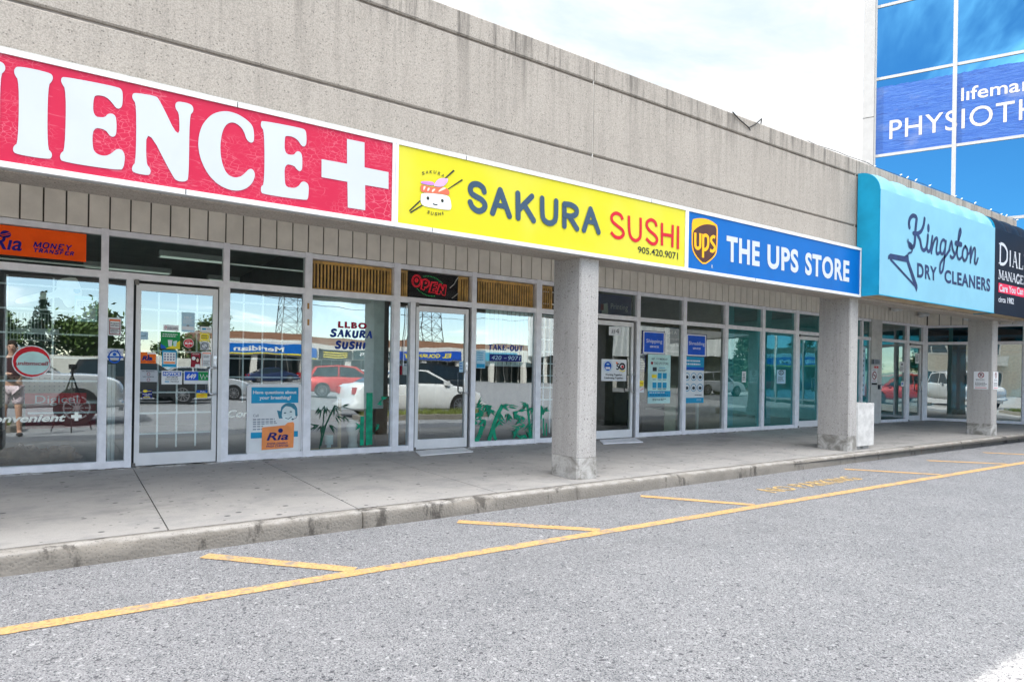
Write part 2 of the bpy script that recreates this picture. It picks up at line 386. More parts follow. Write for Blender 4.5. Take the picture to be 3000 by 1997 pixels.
def text_shape(body, bold, shear, sp):
    key = (body, bold, shear, sp)
    if key in TX: return TX[key]
    cu = bpy.data.curves.new('lettering', 'FONT'); cu.body = body; cu.offset = bold; cu.shear = shear; cu.resolution_u = 4
    cu.space_character = sp
    ob = bpy.data.objects.new('lettering', cu); COL.objects.link(ob)
    dg = bpy.context.evaluated_depsgraph_get(); ev = ob.evaluated_get(dg); me = bpy.data.meshes.new_from_object(ev)
    vs = [(v.co.x, v.co.y) for v in me.vertices]; fs = [tuple(p.vertices) for p in me.polygons]
    bpy.data.objects.remove(ob); bpy.data.curves.remove(cu); bpy.data.meshes.remove(me)
    x0, x1 = min(a for a, _ in vs), max(a for a, _ in vs); y0, y1 = min(b for _, b in vs), max(b for _, b in vs)
    TX[key] = ([((a - x0) / (x1 - x0), (b - y0) / (y1 - y0)) for a, b in vs], fs); return TX[key]
def tag(o, label, cat=None, group=None, kind=None):
    if label: o['label'] = label
    if cat: o['category'] = cat
    if group: o['group'] = group
    if kind: o['kind'] = kind
    return o
def thing(name, loc, label, cat, group=None, rz=0.):
    o = bpy.data.objects.new(name, None); COL.objects.link(o); o.location = loc; o.rotation_euler = (0, 0, rz); o.empty_display_size = .2
    return tag(o, label, cat, group)
def struct(name, mb, m): o = mb.build(name, m); o['kind'] = 'structure'; return o
def smoothpts(p, it=2, closed=True):
    for _ in range(it):
        q = []; n = len(p)
        for i in range(n if closed else n - 1):
            a, b = p[i], p[(i + 1) % n]
            q += [(a[0] * .75 + b[0] * .25, a[1] * .75 + b[1] * .25), (a[0] * .25 + b[0] * .75, a[1] * .25 + b[1] * .75)]
        if not closed: q = [p[0]] + q + [p[-1]]
        p = q
    return p
def spline(p, n=6, closed=False):
    """Catmull-Rom through the points"""
    o = []; m = len(p)
    for i in range(m if closed else m - 1):
        g = lambda k: p[k % m] if closed else p[max(0, min(m - 1, k))]
        a, b, c, d = g(i - 1), g(i), g(i + 1), g(i + 2)
        for j in range(n):
            t = j / n; o.append(tuple(.5 * (2 * b[k] + (c[k] - a[k]) * t + (2 * a[k] - 5 * b[k] + 4 * c[k] - d[k]) * t * t + (3 * b[k] - a[k] - 3 * c[k] + d[k]) * t ** 3) for k in (0, 1)))
    if not closed: o.append(tuple(p[-1]))
    return o
def pts(pl, z, L_): return [pl.at(*z(a, b)) for a, b in L_]
def pbox_uv(pl, z, x0, y0, x1, y1):
    """the upright rectangle on a plane whose edges pass the middles of the traced box"""
    u0 = pl.at(*z(x0, (y0 + y1) / 2))[0]; u1 = pl.at(*z(x1, (y0 + y1) / 2))[0]
    v0 = pl.at(*z((x0 + x1) / 2, y1))[1]; v1 = pl.at(*z((x0 + x1) / 2, y0))[1]
    return u0, v0, u1, v1
# ================================================================== GROUND
b = MB(); xs = (-400, 400); ys = (-400, -1.0, 4.9, 400)
for i in range(3):
    y0, y1 = ys[i], ys[i + 1]
    b.quad((xs[0], y0, road_z(y0)), (xs[1], y0, road_z(y0)), (xs[1], y1, road_z(y1)), (xs[0], y1, road_z(y1)))
struct('asphalt_road', b, M_ASPH)
def kerb_y(x):
    y = 4.733 + .0215 * x
    return y if x < 16.4 else y - (x - 16.4) ** 1.5 * 1.1
# pavement slabs with open joints, and the kerb in front of them
b = MB(); JX = [.54 + 1.335 * k for k in range(-6, 13)]
for x0, x1 in zip(JX[:-1], JX[1:]):
    x0 += .0045; x1 -= .0045
    b.hexa([(x0, kerb_y(x0) + .16, -.2), (x1, kerb_y(x1) + .16, -.2), (x1, 8.2, -.2), (x0, 8.2, -.2)],
           [(x0, kerb_y(x0) + .16, -.002), (x1, kerb_y(x1) + .16, -.002), (x1, 8.2, 0), (x0, 8.2, 0)])
xa = JX[-1] + .007
b.hexa([(xa, kerb_y(xa) + .16, -.2), (21, 1.0, -.2), (30, 8.2, -.2), (xa, 8.2, -.2)], [(xa, kerb_y(xa) + .16, -.002), (21, 1.0, -.002), (30, 8.2, 0), (xa, 8.2, 0)])
struct('pavement', b, M_WALK)
b = MB(); b.quad((-8, 4.9, -.035), (17, 4.9, -.035), (17, 8.2, -.035), (-8, 8.2, -.035)); struct('pavement_bed', b, mat('joint_dirt', (.07, .068, .065), .95))
def kerb(x0, x1):
    b = MB(); n = max(2, int((x1 - x0) / .06)); prof = [(0, -.25), (0, -.10), (.003, -.05), (.007, -.014), (.02, -.002), (.08, .0), (.157, -.003), (.157, -.25)]
    m = len(prof)
    for i in range(n + 1):
        x = x0 + (x1 - x0) * i / n; ky = kerb_y(x)
        for j, (dy, dz) in enumerate(prof):
            k = 1 if 0 < j < 6 else 0; e = .7 if j in (2, 3, 4) else .15
            w1 = math.sin(x * 9.1 + j) * math.sin(x * 3.7) * .006 + random.uniform(-1, 1) * .004
            ch = max(0, math.sin(x * 2.3 + 1.2) - .86) * .16 * (1 if j in (3, 4) else 0)
            b.v.append((x, ky + dy + k * e * w1 + ch, dz + k * e * w1 * .8 - ch * .7))
    for i in range(n):
        for j in range(m - 1): b.f.append((i * m + j, (i + 1) * m + j, (i + 1) * m + j + 1, i * m + j + 1))
    b.f += [tuple(range(m)), tuple(range(n * m, n * m + m))[::-1]]
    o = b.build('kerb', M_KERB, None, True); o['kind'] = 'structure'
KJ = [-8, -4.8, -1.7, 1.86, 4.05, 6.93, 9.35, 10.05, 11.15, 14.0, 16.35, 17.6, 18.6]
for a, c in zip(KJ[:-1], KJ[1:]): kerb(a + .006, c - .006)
# painted bay lines
def strip(name, p, q, w, m=M_LINE, dz=.004):
    p, q = Vector(p), Vector(q); d = (q - p); d.z = 0; d.normalize(); n = Vector((-d.y, d.x, 0)) * w / 2; b = MB(); k = max(1, int((q - p).length / .06)); R = random.Random(name + str(p.x))
    for i in range(k + 1):
        c = p.lerp(q, i / k); j0, j1 = (1 + R.uniform(-.06, .06) for _ in '12')
        for e in (c - n * j0, c + n * j1): b.v.append((e.x, e.y, road_z(e.y) + dz))
    b.f = [(2 * i, 2 * i + 2, 2 * i + 3, 2 * i + 1) for i in range(k)]
    return struct(name, b, m)
yl = [onroad(0, 1850), onroad(1500, 1599), onroad(3000, 1355)]
ym = lambda x: yl[0].y + (yl[2].y - yl[0].y) * (x - yl[0].x) / (yl[2].x - yl[0].x)
strip('painted_line', (-6, ym(-6), 0), (26, ym(26) - .0, 0), .098)
bay = []
for a, c in (((598, 1628), (1045, 1675)), ((1341, 1528), (1765, 1555)), ((1877, 1453), (2200, 1476)), ((2475, 1374), (2735, 1387)), ((2718, 1349), (2950, 1359))):
    p, q = onroad(*a), onroad(*c); bay.append((p, q)); strip('bay_line', p, (q.x, ym(q.x) + .055, 0), .098, dz=.0042)
dx = bay[1][0].x - bay[0][0].x
for k in (-1, -2): strip('bay_line', (bay[0][0].x + k * dx, bay[0][0].y, 0), (bay[0][1].x + k * dx, ym(0) + .055, 0), .098)
p, q = bay[-1]; strip('bay_line', (p.x + 2.1, p.y + .03, 0), (q.x + 2.1, ym(15) + .055, 0), .098)
# stencilled NO PARKING between two bays, skewed like the bay lines
zz = Zm(2150, 1350, 2356 / 450)
class RoadPl(Pl):
    def P(s, a, bb, off=0.): return Vector((a, bb, road_z(bb) + off))
    def at(s, x, y): q = onroad(x, y); return (q.x, q.y)
RP = RoadPl((0, 0, 0), (1, 0, 0), (0, 1, 0))
cn = [RP.at(*zz(a, c)) for a, c in ((640, 492), (2000, 278), (1690, 236), (335, 436))]
b = MB(); b.text(RP, 'NO PARKING', cn, .004, .012, 0, 1.05); struct('painted_words', b, M_LINEW)

# ================================================================== SHOPPING PLAZA BUILDING
PZ = thing('shop_plaza_building', (4, 8, 0), 'long low shop building with stained precast concrete fascia, concrete pillars and glass shopfronts', 'building')
def part(name, mb, m, parent=PZ, smooth=False, label=None):
    o = mb.build(name, m, parent, smooth)
    if label: o['label'] = label
    return o
# precast fascia: three courses, panels with caulked joints
PX = [-6.07, -.75, 4.456, 9.65, 14.85, 15.85]
bk_ = MB()
bk_.box(-6.07, 15.84, 5.165, 5.42, 2.31, 4.36); part('fascia_backing', bk_, mat('groove_backing', (.29, .255, .225), .9, 0, .3))  # slightly darker backing seen through the grooves between courses
for x0, x1 in zip(PX[:-1], PX[1:]):
    b = MB()
    for z0, z1, d in ((2.30, 3.370, 0), (3.390, 4.132, 0), (4.152, 4.372, -.004)):
        c = .012
        b.hexa([(x0 + .006, 5.14 + d + c, z0), (x1 - .006, 5.14 + d + c, z0), (x1 - .006, 5.44, z0), (x0 + .006, 5.44, z0)], [(x0 + .006, 5.14 + d, z0 + c), (x1 - .006, 5.14 + d, z0 + c), (x1 - .006, 5.44, z0 + c), (x0 + .006, 5.44, z0 + c)])
        b.box(x0 + .006, x1 - .006, 5.14 + d, 5.44, z0 + c, z1 - c)
        b.hexa([(x0 + .006, 5.14 + d, z1 - c), (x1 - .006, 5.14 + d, z1 - c), (x1 - .006, 5.44, z1 - c), (x0 + .006, 5.44, z1 - c)], [(x0 + .006, 5.14 + d + c, z1), (x1 - .006, 5.14 + d + c, z1), (x1 - .006, 5.44, z1), (x0 + .006, 5.44, z1)])
    part('fascia_panel', b, M_PANEL)
for x in PX[1:-1]:
    b = MB(); b.box(x - .0055, x + .0055, 5.146, 5.2, 2.31, 4.36); part('joint_sealant', b, mat('sealant', (.55, .52, .47), .8))
b = MB(); b.box(-6.07, 15.84, 5.45, 20, 3.95, 4.05); b.box(-6.07, 20, 19.8, 20, 0, 3.95); b.box(-6.2, -6.07, 5.16, 20, 2.9, 4.3); b.box(15.85, 20.6, 8.3, 20, 3.95, 4.05)
part('roof', b, mat('roof_gravel', (.3, .29, .28), .95))
# flashing over the sign boxes
b = MB(); b.hexa([(-6, 5.06, 3.032), (9.66, 5.06, 3.032), (9.66, 5.137, 3.032), (-6, 5.137, 3.032)], [(-6, 5.09, 3.058), (9.66, 5.09, 3.058), (9.66, 5.137, 3.072), (-6, 5.137, 3.072)])
part('sign_flashing', b, mat('grey_flashing', (.33, .33, .31), .5, .3, .2))
# sloping soffit of narrow boards
b = MB(); x = -6.0
sz = lambda y: 2.318 + (y - 5.2) * (2.925 - 2.318) / (8.10 - 5.2)
x = -.525 - 21 * .2585
while x < 18.8:
    a, c = x + .007, x + .2515
    b.hexa([(a, 5.17, sz(5.17)), (c, 5.17, sz(5.17)), (c, 8.095, sz(8.095)), (a, 8.095, sz(8.095))], [(a, 5.17, sz(5.17) + .02), (c, 5.17, sz(5.17) + .02), (c, 8.095, sz(8.095) + .02), (a, 8.095, sz(8.095) + .02)])
    x += .2585
part('soffit', b, M_SOFF)
b = MB(); b.hexa([(-6, 5.17, sz(5.17) + .03), (18.9, 5.17, sz(5.17) + .03), (18.9, 8.3, sz(8.3) + .03), (-6, 8.3, sz(8.3) + .03)], [(-6, 5.17, 3.2), (18.9, 5.17, 3.2), (18.9, 8.3, 3.4), (-6, 8.3, 3.4)])
part('soffit_void', b, M_DARK)
b = MB(); b.box(-6, 18.9, 8.055, 8.075, 2.90, 2.925); part('soffit_trim', b, mat('soffit_trim_paint', (.55, .54, .52), .5))
# siding between soffit and windows
b = MB(); x = -.466 - 29 * .1900; Rr = random.Random(3)
while x < 18.85:
    a, c = x + .0075, min(x + .1825, 18.85); d = Rr.uniform(0, .002)
    b.hexa([(a, 8.082 + d, 2.552), (c, 8.082 + d, 2.552), (c, 8.12, 2.552), (a, 8.12, 2.552)], [(a, 8.082 + d, 2.93), (c, 8.082 + d, 2.93), (c, 8.12, 2.93), (a, 8.12, 2.93)])
    x += .1900
part('siding', b, M_SIDE)
b = MB(); b.box(-6, 18.86, 8.105, 8.16, 2.553, 2.93); part('siding_backing', b, mat('siding_groove', (.10, .09, .075), .8))
# pillars
def pillar(x0, x1, y0, y1, zt0, zt1, m=M_PIL):
    b = MB(); c = .018; p = [(x0 + c, y0), (x1 - c, y0), (x1, y0 + c), (x1, y1), (x0, y1), (x0, y0 + c)]
    n = 6; ztop = lambda y: zt0 + (zt1 - zt0) * (y - y0) / (y1 - y0)
    b.add([(a, e, .225) for a, e in p] + [(a, e, ztop(e)) for a, e in p], [tuple(range(n))[::-1], tuple(range(n, 2 * n))] + [(i, (i + 1) % n, n + (i + 1) % n, n + i) for i in range(n)])
    o = part('pillar', b, m)
    b = MB(); b.bbox(x0 - .006, x1 + .006, y0 - .006, y1 + .006, 0, .222, .02); part('pillar_base', b, M_PBASE, o)
    return o
pillar(-1.02, -.76, 5.13, 5.56, 2.298, 2.40)
pillar(4.312, 4.578, 5.14, 5.58, 2.298, 2.40)
pillar(9.612, 9.835, 5.165, 5.66, 2.298, 2.42)
pillar(15.17, 15.42, 5.28, 5.72, 2.33, 2.42)
b = MB(); b.bbox(9.843, 9.905, 5.25, 5.33, .0, 2.33, .01); part('conduit', b, M_PIL)
# ---------------- shopfronts along the main wall
TZ0, TZ1, SZ, HZ = 2.035, 2.108, .085, 2.545
def rail(b, pl, u0, u1, v0, v1, d0=-.045, d1=.045): b.pbox(pl, u0, u1, v0, v1, d0, d1)
RP_ = random.Random(21)
def rpane(b, pl, u0, v0, u1, v1):
    """a pane never sits quite square in its frame"""
    o = [RP_.uniform(-.002, .002) for _ in '123']; o.append(o[0] + o[2] - o[1]); q = [(u0, v0), (u1, v0), (u1, v1), (u0, v1)]
    b.quad(*[pl.P(a, c, d) for (a, c), d in zip(q, (o[0], o[1], o[2], o[3]))])
def mullion(x0, x1, pl=GL, m=M_ALU, z0=.012, z1=2.55):
    b = MB(); b.pbox(pl, x0, x1, z0, z1, -.055, .052); part('mullion', b, m)
def window(x0, x1, g=G_CLEAR, gt=G_DARK, pl=GL, z0=0., transom=True, name='window'):
    b = MB(); rail(b, pl, x0, x1, .015, SZ); rail(b, pl, x0, x1, TZ0, TZ1) if transom else None; rail(b, pl, x0, x1, HZ - .06, HZ)
    for a, c in ((x0, x0 + .014), (x1 - .014, x1)): rail(b, pl, a, c, SZ, TZ0, -.03, .03)
    w = part(name, b, M_ALU)
    b = MB(); rpane(b, pl, x0, SZ - .01, x1, TZ0 + .01 if transom else HZ - .05); part('pane', b, g, w)
    if transom: b = MB(); b.rect(pl, x0, TZ1 - .01, x1, HZ - .05); part('transom_pane', b, gt, w)
    return w
def transom_only(x0, x1, gt=G_DARK, pl=GL):
    b = MB(); rail(b, pl, x0, x1, TZ0, TZ1); rail(b, pl, x0, x1, HZ - .06, HZ); w = part('transom_window', b, M_ALU)
    b = MB(); b.rect(pl, x0, TZ1 - .01, x1, HZ - .05); part('pane', b, gt, w); return w
def sidelight(x0, x1, g, pl=GL):
    b = MB(); rail(b, pl, x0, x1, .015, SZ); w = part('sidelight', b, M_ALU)
    b = MB(); rpane(b, pl, x0, SZ - .01, x1, TZ0 + .01); part('pane', b, g, w); return w
def door(x0, x1, g, pl=GL, hinge=-1, st=.055, m=M_ALUW, handle=True, top=2.005):
    b = MB(); d0, d1 = -.025, .028; z0 = .022
    b.pbox(pl, x0, x0 + st, z0, top, d0, d1); b.pbox(pl, x1 - st, x1, z0, top, d0, d1)
    b.pbox(pl, x0 + st, x1 - st, z0, .155, d0, d1 - .002); b.pbox(pl, x0 + st, x1 - st, top - .075, top, d0, d1 - .002)
    w = part('door', b, m)
    b = MB(); rpane(b, pl, x0 + st, .15, x1 - st, top - .07); part('pane', b, g, w)
    b = MB()
    for e in (x0 - .004, x1 - .006): b.pbox(pl, e, e + .010, z0, top, -.02, .0285)
    b.pbox(pl, x0, x1, top + .004, top + .014, -.02, .0285); part('door_gap', b, M_DARK, w)
    xh = x1 - st / 2 if hinge < 0 else x0 + st / 2; s = -1 if hinge < 0 else 1
    if handle:
        b = MB(); q = [pl.P(xh, .80, .02), pl.P(xh, .80, .07), pl.P(xh + s * .0, .80, .085), pl.P(xh + s * .055, .80, .09), pl.P(xh + s * .07, .82, .09), pl.P(xh + s * .07, 1.08, .09), pl.P(xh + s * .055, 1.10, .09), pl.P(xh, 1.10, .085), pl.P(xh, 1.10, .02)]
        b.tube(q, .0115, 8); part('handle', b, M_STEEL, w, True)
        b = MB(); b.ell(pl, xh, 1.22, .02, .02, .0305); b.pbox(pl, xh - .008, xh + .008, 1.13, 1.18, .028, .031); part('lock', b, M_STEEL, w)
    b = MB(); xg = x0 if hinge < 0 else x1
    b.pbox(pl, xg - .012, xg + .03, top - .02, top + .035, .0, .062); part('pivot', b, mat('grey_pivot', (.16, .15, .14), .4, .6), w)
    b = MB(); b.pbox(pl, xg - .01, xg + .02, .012, .055, .0, .055); part('pivot', b, mat('grey_pivot', (.16, .15, .14), .4, .6), w)
    return w
g = gx
window(-5.9, -2.3); mullion(-2.3, -2.22); window(-2.22, g(291)); mullion(g(291), g(313))
sidelight(g(313), g(366), G_CLEAR); mullion(g(366), g(387), z1=TZ0)
transom_only(g(313), g(648)); dc = door(g(393), g(636), G_CLEAR)
mullion(g(637), g(648), z1=TZ0, m=M_ALUW); mullion(g(648), g(666)); window(g(666), g(887)); mullion(g(887), g(907))
window(g(907), g(1147), G_CLEAR, G_SLAT); mullion(g(1147), g(1165)); sidelight(g(1165), g(1196), G_CLEAR); mullion(g(1196), g(1210), z1=TZ0)
transom_only(g(1165), g(1375), G_SLAT); door(g(1213), g(1369), G_CLEAR); mullion(g(1375), g(1388))
window(g(1388), g(1564), G_CLEAR, G_SLAT); mullion(g(1564), g(1579)); window(g(1579), 6.9, G_CLEAR, G_SLAT); mullion(6.9, 7.1)
transom_only(7.1, g(1858), G_UPS); door(7.12, g(1852), G_UPS); mullion(g(1858), g(1868)); window(g(1868), g(1994), G_UPS, G_UPS); mullion(g(1994), g(2004)); window(g(2004), g(2117), G_UPS, G_UPS)
mullion(g(2117), g(2126)); window(g(2126), g(2226), G_TEAL, G_TEALT); mullion(g(2226), g(2234)); window(g(2234), g(2324), G_TEAL, G_TEALT); mullion(g(2324), g(2333))
xd = g(2398); transom_only(g(2333), xd + .03, G_TEALT); door(g(2335), xd, G_TEAL); mullion(xd + .03, xd + .09, z0=TZ0); transom_only(xd + .09, 14.75, G_TEALT); door(xd + .01, 14.72, G_TEAL, hinge=1)
mullion(14.75, 14.84); window(14.84, 15.55, G_TEAL, G_TEALT); mullion(15.55, 15.62); window(15.62, g(2545), G_TEAL, G_TEALT)
b = MB(); b.pbox(GL, g(2546), g(2577), .0, 2.55, -.06, .05); part('panel_wall', b, mat('pale_wall_panel', (.52, .52, .50), .5))
window(g(2577), g(2649), G_LOB, G_TEALT); mullion(g(2649), g(2657)); transom_only(g(2657), g(2697), G_TEALT); door(g(2659), g(2695), G_LOB); mullion(g(2697), 18.93)
# plinth under frames, uneven old mortar
b = MB(); x = -6.0
while x < 18.9:
    w = random.uniform(.05, .12); h = random.uniform(.006, .02); y = 8.075 - random.uniform(.0, .028); b.box(x, x + w, y, 8.15, -.01, h); x += w
part('mortar_bed', b, M_PBASE)
# ---------------- the shopfront that turns towards the car park
AC = Vector((18.95, 8.12, 0)); TH = math.radians(-66); BP = Pl(AC, (math.cos(TH), math.sin(TH), 0), (0, 0, 1))
bxs = lambda px, py=1092: BP.at(px, py)[0]
b0, b1 = bxs(2716), bxs(2846)
mullion(.0, b0, BP); window(b0, b1, G_MIR, G_TEALT, BP); mullion(b1, b1 + .07, BP)
window(b1 + .07, bxs(2995), G_MIR, G_TEALT, BP); mullion(bxs(2995), bxs(2995) + .07, BP); window(bxs(2995) + .07, 4.6, G_MIR, G_TEALT, BP)
b = MB(); x = .02
while x < 4.5: b.pbox(BP, x + .008, x + .252, 2.552, 2.95, -.01, .047); x += .26
part('siding', b, M_SIDE); b = MB(); b.pbox(BP, .0, 4.6, 2.553, 2.95, -.06, .02); part('siding_backing', b, mat('siding_groove', (.10, .09, .075), .8))
# wing canopy beyond the last pillar
WP = Pl((15.86, 5.14, 0), (math.cos(TH), math.sin(TH), 0), (0, 0, 1))
b = MB(); b.pbox(WP, 0, 6, 2.31, 4.0, -.3, 0); part('fascia_panel', b, M_PIL)
b = MB(); b.add([(15.85, 5.2, 2.36), WP.P(6, 2.36, -.3), BP.P(6, 2.7, .05), BP.P(0, 2.93, .05)], [(0, 1, 2, 3)]); part('soffit', b, M_SOFF)
b = MB(); b.add([(15.86, 5.2, 3.9), WP.P(6, 3.9, -.3), (24, 1, 3.9), (24, 9, 3.9), (18, 9, 3.9)], [(0, 1, 2, 3, 4)]); part('roof', b, M_DARK)
# ---------------- rooms behind the glass
def room(x0, x1, y1, wall, floor, ceil, lights=(), zc=2.72, y0=8.2):
    b = MB(); b.quad((x0, y1, .0), (x1, y1, .0), (x1, y1, zc), (x0, y1, zc)); b.quad((x0, y0, 0), (x0, y1, 0), (x0, y1, zc), (x0, y0, zc)); b.quad((x1, y1, 0), (x1, y0, 0), (x1, y0, zc), (x1, y1, zc)); part('room_wall', b, wall)
    b = MB(); b.quad((x0, y0, .004), (x1, y0, .004), (x1, y1, .004), (x0, y1, .004)); part('room_floor', b, floor)
    b = MB(); b.quad((x0, y0 - .03, zc), (x1, y0 - .03, zc), (x1, y1, zc), (x0, y1, zc)); part('room_ceiling', b, ceil)
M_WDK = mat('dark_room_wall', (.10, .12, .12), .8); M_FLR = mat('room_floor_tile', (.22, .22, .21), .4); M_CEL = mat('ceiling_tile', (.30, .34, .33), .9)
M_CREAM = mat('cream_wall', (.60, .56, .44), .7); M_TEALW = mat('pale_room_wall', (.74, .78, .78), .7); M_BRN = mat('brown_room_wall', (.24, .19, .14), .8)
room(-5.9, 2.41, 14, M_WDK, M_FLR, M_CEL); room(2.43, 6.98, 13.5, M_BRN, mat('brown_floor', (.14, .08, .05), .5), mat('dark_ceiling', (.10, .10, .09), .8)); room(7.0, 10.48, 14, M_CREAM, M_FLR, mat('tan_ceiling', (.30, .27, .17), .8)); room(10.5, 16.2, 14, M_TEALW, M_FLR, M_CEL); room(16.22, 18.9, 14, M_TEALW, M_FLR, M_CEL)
b = MB(); b.quad(BP.P(-.5, 0, -3), BP.P(6, 0, -3), BP.P(6, 2.8, -3), BP.P(-.5, 2.8, -3)); part('room_wall', b, M_TEALW)
b = MB(); b.quad(BP.P(-.2, .006, -.06), BP.P(6, .006, -.06), BP.P(6, .006, -3), BP.P(-.2, .006, -3)); part('room_floor', b, M_FLR)
b = MB(); b.quad(BP.P(-.2, 2.72, -.06), BP.P(6, 2.72, -.06), BP.P(6, 2.72, -3), BP.P(-.2, 2.72, -3)); part('room_ceiling', b, M_CEL)
# ceiling light troughs in the rooms
M_TUBE = emis('faint_glow_diffuser', '#dfeee4', .16); M_TUBEL = emis('lit_diffuser', '#f2fff8', 3.2)  # faint glow put into the diffusers of fittings that are off
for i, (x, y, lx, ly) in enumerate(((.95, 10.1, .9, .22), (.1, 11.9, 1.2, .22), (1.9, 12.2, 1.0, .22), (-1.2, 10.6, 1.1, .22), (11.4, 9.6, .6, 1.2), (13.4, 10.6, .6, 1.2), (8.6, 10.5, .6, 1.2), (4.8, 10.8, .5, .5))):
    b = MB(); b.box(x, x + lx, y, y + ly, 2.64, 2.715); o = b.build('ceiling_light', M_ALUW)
    tag(o, ['ceiling trough nearest the convenience shop door', 'long ceiling trough at the back left of the convenience shop', 'ceiling trough at the back right of the convenience shop', 'ceiling trough above the big key in the convenience shop window', 'lit square ceiling light behind the first empty teal window', 'ceiling light deep behind the second teal window', 'ceiling light inside the parcel shop', 'small ceiling light inside the sushi shop'][i], 'ceiling light', 'ceiling lights inside the shops')
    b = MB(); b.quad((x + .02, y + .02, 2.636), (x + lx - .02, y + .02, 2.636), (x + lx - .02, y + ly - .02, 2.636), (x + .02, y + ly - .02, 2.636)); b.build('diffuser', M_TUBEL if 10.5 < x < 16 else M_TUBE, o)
# threshold plates
for n_, q, lb in (('threshold_plate', ((1218, 1324), (1358, 1313), (1386, 1324), (1232, 1336)), 'white metal threshold plate at the sushi shop door'), ('threshold_plate', ((1757, 1291), (1858, 1284), (1884, 1296), (1768, 1301)), 'grey metal threshold ramp at the parcel shop door')):
    w = [onz for onz in (RP,)]; P_ = []
    for x, y in q:
        d = ray(x, y); t = -HC / d.z; P_.append(O + d * t)
    b = MB(); b.hexa([(p.x, p.y, .002) for p in P_], [(p.x, p.y, .016) for p in P_]); tag(b.build(n_, M_ALUW if 'white' in lb else M_ALU), lb, 'threshold', 'door thresholds')
# ================================================================== SIGN BOXES ON THE FASCIA
SG = YP(5.05)
M_SWHITE = mat('sign_white_film', (.49, .52, .57), .4, 0, .03, 2, .12)
def m_red():
    b = NB('cracked_red_film')
    base = b.mix(b.noise(1.2, 4), (.44, .013, .047), (.51, .02, .062))
    wv = b.n('ShaderNodeVectorMath', operation='ADD'); ns = b.n('ShaderNodeTexNoise'); b.set(ns.inputs['Vector'], b.pos); ns.inputs['Scale'].default_value = 7
    b.set(wv.inputs[0], b.map((1.0, 1, 1.55))); sc_ = b.n('ShaderNodeVectorMath', operation='SCALE'); b.set(sc_.inputs[0], ns.outputs['Color']); sc_.inputs['Scale'].default_value = .12; b.set(wv.inputs[1], sc_.outputs[0])
    ed = b.voro(13, wv.outputs[0], 'DISTANCE_TO_EDGE'); ed2 = b.voro(24, wv.outputs[0], 'DISTANCE_TO_EDGE')
    reg = b.rng(b.noise(1.9, 3, .5), .52, .66)
    cr = b.math('MULTIPLY', b.rng(ed, .012, .05, 1, 0), reg); cr2 = b.math('MULTIPLY', b.rng(ed2, .01, .06, .7, 0), b.rng(b.noise(2.6, 3), .46, .6))
    hz = b.math('MULTIPLY', b.rng(b.noise(1, 3, .6, b.map((5, 5, 38)), 1.2), .58, .66, 0, .5), b.rng(b.noise(2.2, 2), .4, .55))
    cr = b.math('MAXIMUM', b.math('MAXIMUM', cr, cr2), hz)
    return b.done(b.mix(b.math('MULTIPLY', cr, .55), base, (.66, .24, .29)), .4, 0, .15)
def m_yel():
    b = NB('yellow_sign_film'); f = b.noise(1.5, 3, .5)
    return b.done(b.mix(b.rng(f, .4, .65), (.57, .52, .018), (.57, .525, .045)), .35, 0, .15)
M_RED, M_YEL = m_red(), m_yel()
M_BLUE = mat('blue_sign_film', (.002, .108, .38), .35, 0, .05, 2, .12)
ZB, ZT = 2.302, 3.031
def signbox(name, label, u0, u1, m, split=()):
    t = thing(name, ((u0 + u1) / 2, 5.1, ZB), label, 'shop sign', 'sign boxes along the fascia')
    b = MB(); b.box(u0, u1, 5.066, 5.136, ZB + .004, ZT - .003); b.build('case', mat('sign_case', (.42, .43, .43), .5, .2), t)
    b = MB(); fr = .036; d0, d1 = -.02, .012
    for a, c, e, f in ((u0, u1, ZB, ZB + fr), (u0, u1, ZT - fr, ZT), (u0, u0 + fr * .8, ZB + fr, ZT - fr), (u1 - fr * .8, u1, ZB + fr, ZT - fr)): b.pbox(SG, a + .002, c - .002, e, f, d0, d1 - (.002 if e > ZB and f < ZT else 0))
    b.build('frame', M_ALUW, t)
    b = MB()
    for x in split: b.pbox(SG, x - .003, x + .003, ZB + .003, ZB + fr, d1 - .01, d1 + .0015); b.pbox(SG, x + .33 - .003, x + .333, ZT - fr, ZT - .002, d1 - .01, d1 + .0015)
    if split: b.build('frame_joint', M_DARK, t)
    b = MB(); b.rect(SG, u0 + .01, ZB + .01, u1 - .01, ZT - .01, .0); b.build('face', m, t)
    return t
uA = SG.at(1157, 540)[0]; uB = SG.at(2011, 700)[0]; uC = 9.655
tr = signbox('convenience_sign', 'red cracked sign box with huge white slab letters and a plus', -6, uA, M_RED, (.63, -2.2))
ty = signbox('sushi_sign', 'bright yellow sign box with slate and red lettering and a sushi emblem', uA, uB, M_YEL, (2.55, 4.9))
tb = signbox('parcel_shop_sign', 'blue sign box with a brown and gold shield and white lettering', uB, uC, M_BLUE, (7.1,))
z1 = Zm(0, 100, 2.0907); z2 = Zm(560, 280, 3.8)
I_ = [(115, 197), (305, 238), (326, 262), (320, 290), (293, 318), (289, 700), (318, 728), (318, 755), (300, 769), (95, 737), (78, 712), (85, 685), (112, 668), (118, 290), (88, 250), (86, 215)]
E_ = [(395, 262), (720, 325), (750, 345), (752, 400), (748, 445), (730, 460), (710, 455), (690, 425), (650, 385), (600, 375), (572, 385), (569, 505), (640, 515), (660, 490), (690, 488), (713, 510), (714, 615), (695, 633), (672, 625), (645, 585), (567, 572), (566, 700), (590, 735), (640, 750), (680, 735), (715, 703), (748, 708), (767, 745), (757, 820), (735, 837), (385, 785), (366, 760), (372, 730), (398, 712), (406, 345), (375, 300), (374, 272)]
